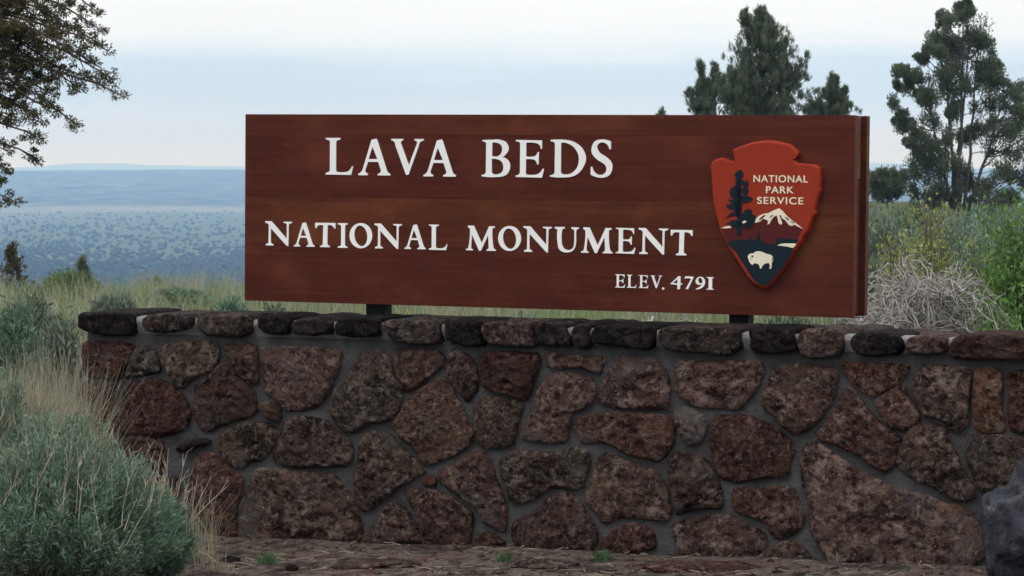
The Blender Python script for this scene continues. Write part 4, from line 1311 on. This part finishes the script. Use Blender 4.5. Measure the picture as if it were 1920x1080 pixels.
def overhang_tree():
    """old juniper whose trunk stands left of the view; its drooping boughs reach in at the top left"""
    d = 21.0
    x, y, z = ground_at(-420, d)
    root = empty('overhanging_juniper', (x, y, z - .05), 'old olive-brown juniper with drooping boughs at the top left corner', 'tree')
    def loc(px, py, dy=0.0):
        p = at(px, py, d)
        return np.array([p.x - x, dy, p.z - z + .05])
    trunk = np.stack([np.array([.12 * t * math.sin(4 * t), .1 * t, 4.6 * t]) for t in np.linspace(0, 1, 9)])
    paths, radii = [trunk], [np.linspace(.22, .05, 9)]
    ends = '''235,182 205,95 195,60 160,238 120,205 180,25 150,140 92,262 65,296 30,225 40,378 10,345 20,318 130,-30 60,-60 215,150 100,110 60,170 170,110 110,40 50,60 20,120 140,165 75,225 200,130 90,-10 30,10 125,75 15,190 180,80
    45,140 85,150 25,60 70,90 5,100 60,20 110,130 150,60 5,20 95,180 40,200'''
    tips, ctr, rad = [], [], []
    for tok in ends.split():
        px, py = (float(v) for v in tok.split(','))
        dy = rng.uniform(-.28, .28)
        e = loc(px, py, dy)
        hgt = e[2] + (.25 if py < 250 else .12)
        s = np.array([.05, .1, min(4.2, hgt + rng.uniform(-.35, .25))])
        P = wobble_path(s, e, 14, .085, .13)
        paths.append(P)
        radii.append(np.linspace(.026, .0040, 14))
        L = np.linalg.norm(e - s)
        for t in np.concatenate([np.linspace(.55, 1.0, 26), rng.uniform(.3, .9, 8)]):
            q = np.array([np.interp(t * 13, np.arange(14), P[:, c]) for c in range(3)])
            side = rng.normal(0, 1, 3) * np.array([.05, .06, .05]) + np.array([.02, 0, -.02])
            if t > .96: side *= .2
            tw = q + side
            paths.append(np.stack([q, (q + tw) / 2 + rng.normal(0, .006, 3), tw]))
            radii.append(np.linspace(.005, .0025, 3))
            tips.append(tw)
            ctr.append(q)
            rad.append(rng.uniform(.020, .048))
    for k in range(60):                                   # rest of the crown outside the view
        a = rng.uniform(1.2, 5.0)
        e = np.array([math.cos(a) * rng.uniform(.6, 1.7), math.sin(a) * rng.uniform(.6, 1.8), rng.uniform(1.8, 5.0)])
        s = np.array([.05, .1, min(4.3, e[2] * .85)])
        paths.append(wobble_path(s, e, 8, .07, .1))
        radii.append(np.linspace(.03, .006, 8))
        for q in range(10):
            tips.append(s + (e - s) * rng.uniform(.4, 1) + rng.normal(0, .1, 3))
            ctr.append(s)
            rad.append(.10)
    V, F = tubes(paths, radii, 4)
    part_mesh('trunk_and_limbs', V, F, M_BARK, root, smooth=True)
    V, F, r_ = conifer_crown(np.array(tips), np.array(ctr), 62, (.026, .0088), np.array(rad), .0, (1.15, .9, .8))
    part_mesh('crown', V, F, M_JUNIPER_OLD, root, r_)
overhang_tree()
juniper('young_pine', 'small sparse conifer at the left edge beyond the grass', 22, 58, 456,
        [(0, .12), (.25, .34), (.6, .24), (.85, .1), (1, .02)], 34, 4, 22, (.07, .022), .038, rise=.35, mat=M_JUNIPER_OLD)
juniper('young_pine', 'small dark pointed conifer behind the green bush at left', 153, 64, 478,
        [(0, .15), (.3, .28), (.6, .19), (.85, .08), (1, .01)], 50, 4, 24, (.07, .022), .038, rise=.4)
juniper('young_pine', 'tiny dark conifer in the pale grass left of the sign', 295, 60, 518,
        [(0, .1), (.5, .12), (1, .02)], 18, 2, 26, (.07, .03), .05, rise=.5)

# ------------------------------------------------------------------ shrubs
bush('green_bush', 'fresh green bush on the grassy crest at left', 'bush', 128, 52, 125, 500, M_OLIVE, M_TWIG, 150, 34, (.06, .02), dome=.5)
bush('green_bush', 'dull green bush at the left edge of the crest', 'bush', 50, 48, 90, 532, M_SAGE_DARK, M_TWIG, 90, 30, (.06, .018))
S_GRP = None
for px, d, w, top, lab, m_ in (
        (112, 17.0, 100, 588, 'grey sagebrush close beside the left end of the wall', M_SAGE_GREY),
        (25, 20.0, 130, 560, 'soft green sagebrush at the left edge below the small conifer', M_SAGE),
        (62, 24.0, 120, 556, 'pale sagebrush behind the grey one left of the wall', M_SAGE_GREY),
        (215, 30.0, 130, 548, 'low sagebrush above the left cap stone of the wall', M_SAGE_GREY),
        (432, 24.0, 120, 552, 'pale green sagebrush against the left lower corner of the sign', M_SAGE),
        (522, 18.5, 100, 560, 'dark green sagebrush under the left end of the sign', M_SAGE_DARK),
        (330, 38.0, 150, 543, 'broad low sagebrush far back in the grass left of the sign', M_SAGE),
        (1475, 18.8, 190, 585, 'dark sagebrush under the right end of the sign', M_SAGE_DARK),
        (985, 20.0, 150, 585, 'grey sagebrush glimpsed under the middle of the sign', M_SAGE_GREY),
        (1662, 22.0, 170, 400, 'grey-green sagebrush beside the right end of the sign', M_SAGE_GREY),
        (1790, 23.0, 230, 385, 'tall grey-green sagebrush below the open juniper', M_SAGE_GREY),
        (1885, 24.0, 220, 388, 'grey-green sagebrush right of the open juniper trunk', M_SAGE_GREY),
        (1646, 19.0, 75, 476, 'bluish grey sagebrush touching the sign end', M_SAGE_GREY),
        (1715, 26.0, 160, 418, 'pale sagebrush behind the yellow bush', M_SAGE),
        (1700, 20.5, 170, 455, 'grey-green sagebrush mound behind the dead tangle', M_SAGE_GREY),
        (1840, 20.0, 180, 440, 'soft sagebrush mound behind the faint yellow bush', M_SAGE),
        (1930, 21.0, 180, 420, 'sagebrush mound at the right edge behind the leafy shrub', M_SAGE_GREY)):
    bush('sagebrush', lab, 'bush', px, d, w, top, m_, M_TWIG, 260, 70, (.045 + d * .0008, .0060 + d * .0003), dome=.6, start=.3, upright=.7, spread=.03)
for k, (px, d, w, top) in enumerate(((1648, 34, 120, 392), (1690, 40, 110, 396), (1728, 36, 130, 386), (1768, 44, 110, 392), (1812, 38, 130, 388), (1850, 46, 110, 390),
                                     (1890, 36, 130, 384), (1925, 42, 120, 388), (1668, 29, 120, 408), (1752, 30, 130, 402), (1836, 29, 130, 404), (1905, 30, 130, 398))):
    bush('sagebrush', 'grey-green sagebrush mound among others on the rise below the junipers', 'bush', px, d, w * 1.35, top, (M_SAGE_GREY, M_SAGE, M_SAGE_DARK)[k % 3], M_TWIG,
         130, 46, (.09, .022), dome=.6, start=.25, upright=.7, spread=.03, group='sagebrush mounds on the rise')
bush('yellow_bush', 'round yellow-green bush right of the sign end', 'bush', 1682, 18.0, 95, 412, M_YELLOW, M_TWIG, 90, 44, (.030, .015), dome=.45, start=.45)
bush('yellow_bush', 'tall loose yellow-green bush below the small rounded juniper', 'bush', 1746, 19.0, 75, 352, M_YELLOW, M_TWIG, 60, 44, (.030, .015), dome=.3, start=.45)
bush('yellow_bush', 'faint yellow-green bush left of the leafy green shrub', 'bush', 1835, 18.6, 90, 420, M_YELLOW, M_TWIG, 46, 36, (.028, .014), dome=.4, start=.5)
bush('yellow_flower_bush', 'yellow flowering bush under the sign beside the left post', 'bush', 762, 18.0, 64, 566, M_FLOWER, M_TWIG, 50, 34, (.03, .013), dome=.35)
bush('yellow_flower_bush', 'smaller yellow flowers under the sign further right of the left post', 'bush', 868, 17.8, 60, 584, M_FLOWER, M_TWIG, 34, 30, (.03, .013), dome=.35)
bush('leafy_shrub', 'tall bright green leafy shrub at the right edge', 'bush', 1925, 17.2, 150, 325, M_GREEN, M_TWIG, 150, 60, (.040, .020), dome=.45, start=.35, droop=.2)
bush('leafy_shrub', 'low bright green shrub just above the wall at the right edge', 'bush', 1885, 16.2, 150, 560, M_GREEN, M_TWIG, 130, 60, (.032, .017), dome=.5, start=.3)
def dead_bush(label, px, d, w_px, top_py, n, cat='bush'):
    x, y, z = ground_at(px, d)
    R = w_px / FPX * d / 2
    H = at(px, top_py, d).z - z
    root = empty('dead_bush', (x, y, z - .02), label, cat)
    paths, radii = [], []
    for k in range(n):
        a = rng.uniform(0, 2 * math.pi)
        q = math.sqrt(rng.random())
        m = 8
        p = np.array([math.cos(a) * q * R * .5, math.sin(a) * q * R * .5, rng.uniform(.15, .9) * H])
        v = unit(np.array([math.cos(a) + rng.normal(0, .7), math.sin(a) + rng.normal(0, .7), rng.normal(.25, .7)]))
        L = rng.uniform(.12, .36) * max(R, .3)
        pts = [p]
        for i in range(m - 1):
            v = unit(v + rng.normal(0, .42, 3))
            p = p + v * L / 2.2
            p[2] = min(max(p[2], .02), H * (1.06 - .25 * (p[0] ** 2 + p[1] ** 2) / R ** 2 + rng.normal(0, .03)))
            pts.append(p)
        paths.append(np.array(pts))
        r = rng.uniform(.003, .0065)
        radii.append(np.linspace(r, r * .4, m))
    for k in range(10):
        a = rng.uniform(0, 2 * math.pi)
        e = np.array([math.cos(a) * R * .8, math.sin(a) * R * .8, H * rng.uniform(.5, .95)])
        paths.append(wobble_path((0, 0, 0), e, 9, .12))
        radii.append(np.linspace(.016, .005, 9))
    V, F = tubes(paths, radii, 3)
    part_mesh('branches', V, F, M_DEAD, root)
dead_bush('tangled dead grey bush between the sign end and the green shrub', 1735, 16.4, 290, 488, 1700)
dead_bush('low tangle of dead grey twigs behind the cap stones at the sign end', 1640, 16.0, 190, 552, 600)
dead_bush('grey dead twigs glimpsed under the sign left of the right post', 1250, 17.4, 220, 575, 420)

# foreground sagebrush
bush('large_sagebrush', 'large blue-green sagebrush in front of the left end of the wall', 'bush', 110, 12.6, 470, 775, M_SAGE, M_TWIG, 430, 110, (.036, .0062), dome=.62, start=.45,
     stalks=110, stalk_h=.22, spread=.022)
bush('large_sagebrush', 'taller sagebrush with tan seed stalks at the left edge', 'bush', -10, 13.4, 300, 690, M_SAGE, M_TWIG, 280, 95, (.036, .0062), dome=.45, start=.35, stalks=90, stalk_h=.26, spread=.022)
bush('large_sagebrush', 'low sagebrush lobe nearest the wall stones', 'bush', 300, 13.0, 130, 905, M_SAGE, M_TWIG, 150, 95, (.034, .006), dome=.6, start=.25, stalks=40, stalk_h=.24, spread=.022)

# ------------------------------------------------------------------ grass and soil litter
def grass(name, label, mat, n, px_rng, d_rng, h, w, lean=(.1, .6), clump=7, seed=0):
    m = n // clump
    px = rng.uniform(*px_rng, m)
    dd = rng.uniform(*d_rng, m)
    c = np.array([ground_at(p, d) for p, d in zip(px, dd)])
    dm = np.repeat(dd, clump)
    P = np.repeat(c, clump, 0) + rng.normal(0, .035, (m * clump, 3)) * np.array([1, 1, 0])
    keep = np.array([noise.noise(Vector((p[0] * .9 + seed, p[1] * .5, seed))) > -.12 for p in c])
    keep = np.repeat(keep, clump)
    P, dm = P[keep], dm[keep]
    n2 = len(P)
    V, F = blades(P, rng.uniform(h[0], h[1], n2), rng.uniform(*lean, n2), w * (dm / 20.0) ** .8)
    return tag(link(name, mesh_np(name, V, F, mat, False, np.repeat(rng.random(n2), 6))), label, 'grass', kind='stuff')
grass('straw_grass', 'pale dry grass waving along the crest and behind the wall', M_GRASS_DRY, 18000, (-150, 1650), (17.5, 44), (.22, .60), .006, seed=1)
grass('green_grass', 'green grass between the dry tufts behind the wall', M_GRASS_GREEN, 36000, (-150, 1640), (17, 44), (.16, .50), .007, seed=4)
grass('hilltop_grass', 'dull green grass under the junipers on the rise at right', M_GRASS_GREEN, 4000, (1560, 2100), (26, 80), (.12, .3), .008, seed=9)
grass('tall_straw_grass', 'tall straw-coloured grass at the left edge before the wall', M_GRASS_DRY, 5600, (-120, 160), (13.1, 16.5), (.45, 1.02), .0050, (.05, .45), seed=2)
grass('wall_foot_grass', 'dry grass stems between the sagebrush and the wall stones', M_GRASS_DRY, 420, (190, 390), (13.3, 14.1), (.15, .38), .0036, (.1, .6), seed=20)

M_WEED = leaf_mat('weed_blade', [(0, (.035, .07, .03)), (.5, (.06, .12, .045)), (1, (.12, .18, .09))])
def weed(label, px, py, r, n, mat=None):
    d = 1.82 / ((py - 318) / FPX)
    x, y, z = ground_at(px, d)
    root = empty('weed', (x, y, z), label, 'plant')
    P = rng.normal(0, r * .35, (n, 3)) * np.array([1, 1, 0])
    V, F = blades(P, rng.uniform(r * .5, r * 1.5, n), rng.uniform(.2, 1.1, n), r * .09)
    part_mesh('blades', V, F, mat or M_GRASS_GREEN, root, np.repeat(rng.random(n), 6))
for px, py, r, n, lab in ((1252, 1034, .085, 260, 'green tuft growing at the foot of the wall below the emblem'),
                          (948, 1054, .045, 160, 'small green weed in the dirt below the middle of the wall'),
                          (1132, 1060, .045, 160, 'small green weed right of the middle on the dirt'),
                          (500, 1054, .055, 160, 'green weed in the dirt near the sagebrush'),
                          (668, 1022, .016, 40, 'tiny weed against the big bottom left stone'),
                          (1340, 1040, .018, 60, 'tiny weed beside the wall right of the green tuft'),
                          (860, 1066, .020, 70, 'sparse weed at the lower edge of the dirt'),
                          (420, 1072, .045, 120, 'yellowish grass tuft at the lower edge beside the sagebrush')):
    weed(lab, px, py, r, n, M_GRASS_DRY if 'yellowish' in lab else M_WEED)

def lump(name, label, cat, pts_loc, size, seed, col, flat=1.0, sub=4, rough=.16, parent=None):
    import bmesh
    bm = bmesh.new()
    bmesh.ops.create_icosphere(bm, subdivisions=sub, radius=1)
    for v in bm.verts:
        q = v.co.copy()
        f = 1 + rough * (noise.noise(q * 1.3 + Vector((seed, 0, 0))) * 1.4 + noise.noise(q * 3.1 + Vector((0, seed, 0))) * .6 + noise.noise(q * 8 + Vector((0, 0, seed))) * .3 + noise.noise(q * 17 + Vector((seed, 0, seed))) * .14)
        # a few broken flat faces
        for k in range(4):
            nd = Vector((math.sin(seed + k * 2.1), math.cos(seed * 1.3 + k * 1.7), math.sin(seed * .7 + k * 2.9))).normalized()
            over = q.dot(nd) - .72
            if over > 0: q -= nd * over * .8
        v.co = Vector((q.x * f * size[0], q.y * f * size[1], q.z * f * size[2] * flat))
    me = bpy.data.meshes.new(name)
    bm.to_mesh(me)
    bm.free()
    me.polygons.foreach_set('use_smooth', np.ones(len(me.polygons), dtype=bool))
    me.materials.append(M_STONE if cat != 'boulder' else M_BOULDER)
    o = link(name, me, None, pts_loc, col)
    return tag(o, label, cat)
def boulder_mat():
    m, t, b = mat_new('blue_grey_boulder')
    v, oi = obj_vec(t)
    tcn = N(t, 'ShaderNodeTexCoord')
    sx = N(t, 'ShaderNodeSeparateXYZ')
    n1 = noise_tex(t, v, 9, 6, .65, .5)
    n2 = noise_tex(t, v, 40, 5, .7)
    mpv = N(t, 'ShaderNodeMapping')
    mpv.inputs['Scale'].default_value = (3, 3, 6)
    mpv.inputs['Rotation'].default_value = (0, .3, 0)
    t.links.new(tcn.outputs['Object'], mpv.inputs[0])
    n3 = noise_tex(t, mpv.outputs[0], 2.2, 5, .6, .6)
    c = ramp(t, n1, [(.3, (.012, .013, .017)), (.48, (.034, .035, .043)), (.62, (.060, .061, .072)), (.75, (.10, .095, .10))])
    c = mixc(t, maprange(t, n3, .55, .68, 0, .7), c, (.135, .13, .14))
    c = mixc(t, maprange(t, n2, .5, .36, 0, .7), c, (.010, .009, .011))
    t.links.new(c, b.inputs['Base Color'])
    b.inputs['Roughness'].default_value = .85
    b.inputs['Specular IOR Level'].default_value = .1
    bump(t, b, math_n(t, 'ADD', n2, n3), .8, .02)
    return m
M_BOULDER = boulder_mat()
bx, by, bz = ground_at(1935, 12.7)
lump('boulder', 'jagged blue-grey boulder in front of the wall at the lower right', 'boulder', (bx, by, bz + .20), (.185, .17, .31), 3.4, (.05, .05, .06), 1, 5, .26)
for k, (px, d, sx_, sy_, col, lab) in enumerate((
        (1310, 13.25, .30, .16, (.070, .036, .030), 'flat reddish rock sunk in the dirt below the emblem'),
        (700, 13.45, .22, .14, (.060, .044, .038), 'flat brown rock sunk in the dirt left of the middle'),
        (430, 13.7, .045, .04, (.020, .018, .018), 'small dark stone on the dirt beside the sagebrush'),
        (545, 13.35, .03, .03, (.018, .016, .016), 'pebble-sized dark stone on the dirt below the big bottom stone'),
        (1020, 13.4, .16, .11, (.062, .046, .040), 'flat brown rock sunk in the dirt below the middle of the wall'))):
    x, y, z = ground_at(px, d)
    lump('flat_rock', lab, 'rock', (x, y, z + (.004 if sx_ > .1 else .008)), (sx_, sy_, .028 if sx_ > .1 else .02), 7.3 + k * 2.1, col, 1, 4)
def litter():
    n = 2200
    V, F, off = [], [], 0
    for k in range(n):
        px, d = rng.uniform(250, 2000), rng.uniform(12.6, 14.6)
        x, y, z = ground_at(px, d)
        r = .004 + .020 * rng.random() ** 4
        for i in range(6):
            v = np.array([(1, 0, 0), (-1, 0, 0), (0, 1, 0), (0, -1, 0), (0, 0, 1), (0, 0, -1)][i], float)
            V.append((x + v[0] * r * rng.uniform(.6, 1.4), y + v[1] * r * rng.uniform(.6, 1.4), z + .002 + v[2] * r * rng.uniform(.4, .8)))
        for f in ((0, 2, 4), (2, 1, 4), (1, 3, 4), (3, 0, 4), (2, 0, 5), (1, 2, 5), (3, 1, 5), (0, 3, 5)):
            F.append([off + i for i in f])
        off += 6
    o = link('gravel', mesh_np('gravel', V, F, M_STONE), None, None, (.085, .062, .052))
    tag(o, 'loose bits of lava gravel on the dirt before the wall', 'gravel', kind='stuff')
litter()
def straw_litter():
    ps, rs = [], []
    for k in range(260):
        x, y, z = ground_at(rng.uniform(300, 1950), rng.uniform(12.8, 14.3))
        a, l = rng.uniform(0, 6.28), rng.uniform(.02, .11)
        p0 = np.array([x, y, z + .006])
        p1 = p0 + np.array([math.cos(a) * l, math.sin(a) * l, rng.uniform(0, .012)])
        ps.append(np.stack([p0, (p0 + p1) / 2 + rng.normal(0, .004, 3), p1]))
        rs.append(np.linspace(.002, .0012, 3))
    V, F = tubes(ps, rs, 3)
    tag(link('straw_litter', mesh_np('straw_litter', V, F, M_STALK)), 'bits of dry straw strewn on the dirt before the wall', 'litter', kind='stuff')
straw_litter()
grass('dirt_grass', 'sparse short grass sprouting from the dirt along the wall foot', M_WEED, 500, (330, 1980), (12.7, 14.3), (.015, .06), .003, (.2, 1.0), 9, seed=31)
def straw(label, pts):
    P = []
    for px, py, h in pts:
        d = (1.82 - h) / ((py - 318) / FPX)
        p = at(px, py, d)
        P.append((p.x, p.y, p.z))
    P = np.array(P)
    V, F = tubes([P], [np.linspace(.0045, .0025, len(P))], 4)
    o = link('dry_stalk', mesh_np('dry_stalk', V - P[0], F, M_STALK), None, P[0])
    tag(o, label, 'twig')
straw('dry pale stalk lying on the dirt beside the sagebrush', [(335, 1018, .012), (365, 1030, .02), (390, 1042, .02), (405, 1053, .01)])

# ------------------------------------------------------------------ scattered junipers on the valley plain
def valley_trees():
    import bmesh
    protos = []
    for k in range(4):
        bm = bmesh.new()
        bmesh.ops.create_icosphere(bm, subdivisions=2, radius=1)
        for v in bm.verts:
            f = 1 + .55 * noise.noise(v.co * 1.9 + Vector((k * 7.1, 0, 0)))
            v.co = Vector((v.co.x * f, v.co.y * f, max(-.2, v.co.z * f * .9 + .55)))
        me = bpy.data.meshes.new('far_juniper')
        bm.to_mesh(me)
        bm.free()
        me.materials.append(M_FAR)
        protos.append(me)
    spots = []
    for k in range(16000):
        if rng.random() < .86: px = rng.uniform(-60, 560)
        else: px = rng.uniform(1560, 1760)
        d = 1450 + 2900 * rng.random() ** 1.35
        x, y = (px - 960) / FPX * d, d
        den = noise.noise(Vector((x * .006, y * .0022, 2))) + .55 * noise.noise(Vector((x * .02, y * .006, 7)))
        prob = np.interp(d, [1450, 1750, 2050, 2600, 4000, 4350], [.9, .9, .34, .11, .07, .015]) * (1 + .6 * den)
        if rng.random() < prob: spots.append((d, x, y, px))
    spots.sort()
    vis = [s for s in spots if 0 <= s[3] <= 455 or 1635 <= s[3] <= 1712]
    one = set(vis[:300])
    rest = [s for s in spots if s not in one]
    for s in vis[:300]:
        d, x, y, _ = s
        o = link('far_juniper', protos[rng.integers(4)], None, (x, y, tz(x, y)))
        w = rng.uniform(1.2, 2.6)
        o.scale = (w, w, w * rng.uniform(.7, 1.15))
        o.rotation_euler = (0, 0, rng.uniform(0, 6.28))
        tag(o, 'dark juniper speck in the hazy wood at the near foot of the valley', 'tree', 'junipers at the foot of the valley')
    base = [(np.array([v.co[:] for v in me.vertices]), np.array([p.vertices[:] for p in me.polygons])) for me in protos]
    Vs, Fs, off = [], [], 0
    for d, x, y, _ in rest:
        V, F = base[rng.integers(4)]
        w = rng.uniform(.9, 2.1)
        a = rng.uniform(0, 6.28)
        c, s_ = math.cos(a), math.sin(a)
        q = V * w
        Vs.append(np.stack([q[:, 0] * c - q[:, 1] * s_ + x, q[:, 0] * s_ + q[:, 1] * c + y, q[:, 2] * rng.uniform(.7, 1.1) + tz(x, y)], 1))
        Fs.append(F + off)
        off += len(V)
    tag(link('far_juniper_wood', mesh_np('far_juniper_wood', np.concatenate(Vs), np.concatenate(Fs), M_FAR)), 'juniper woodland scattered across the hazy valley plain', 'woodland', kind='stuff')
    print('valley trees', len(vis), len(rest))
def far_mat():
    m, t, b = mat_new('far_foliage')
    n1 = noise_tex(t, pos_vec(t), .8, 3, .6)
    t.links.new(ramp(t, n1, [(.3, (.020, .032, .018)), (.7, (.055, .07, .038))]), b.inputs['Base Color'])
    b.inputs['Roughness'].default_value = 1
    b.inputs['Specular IOR Level'].default_value = 0
    return m
M_FAR = far_mat()
valley_trees()
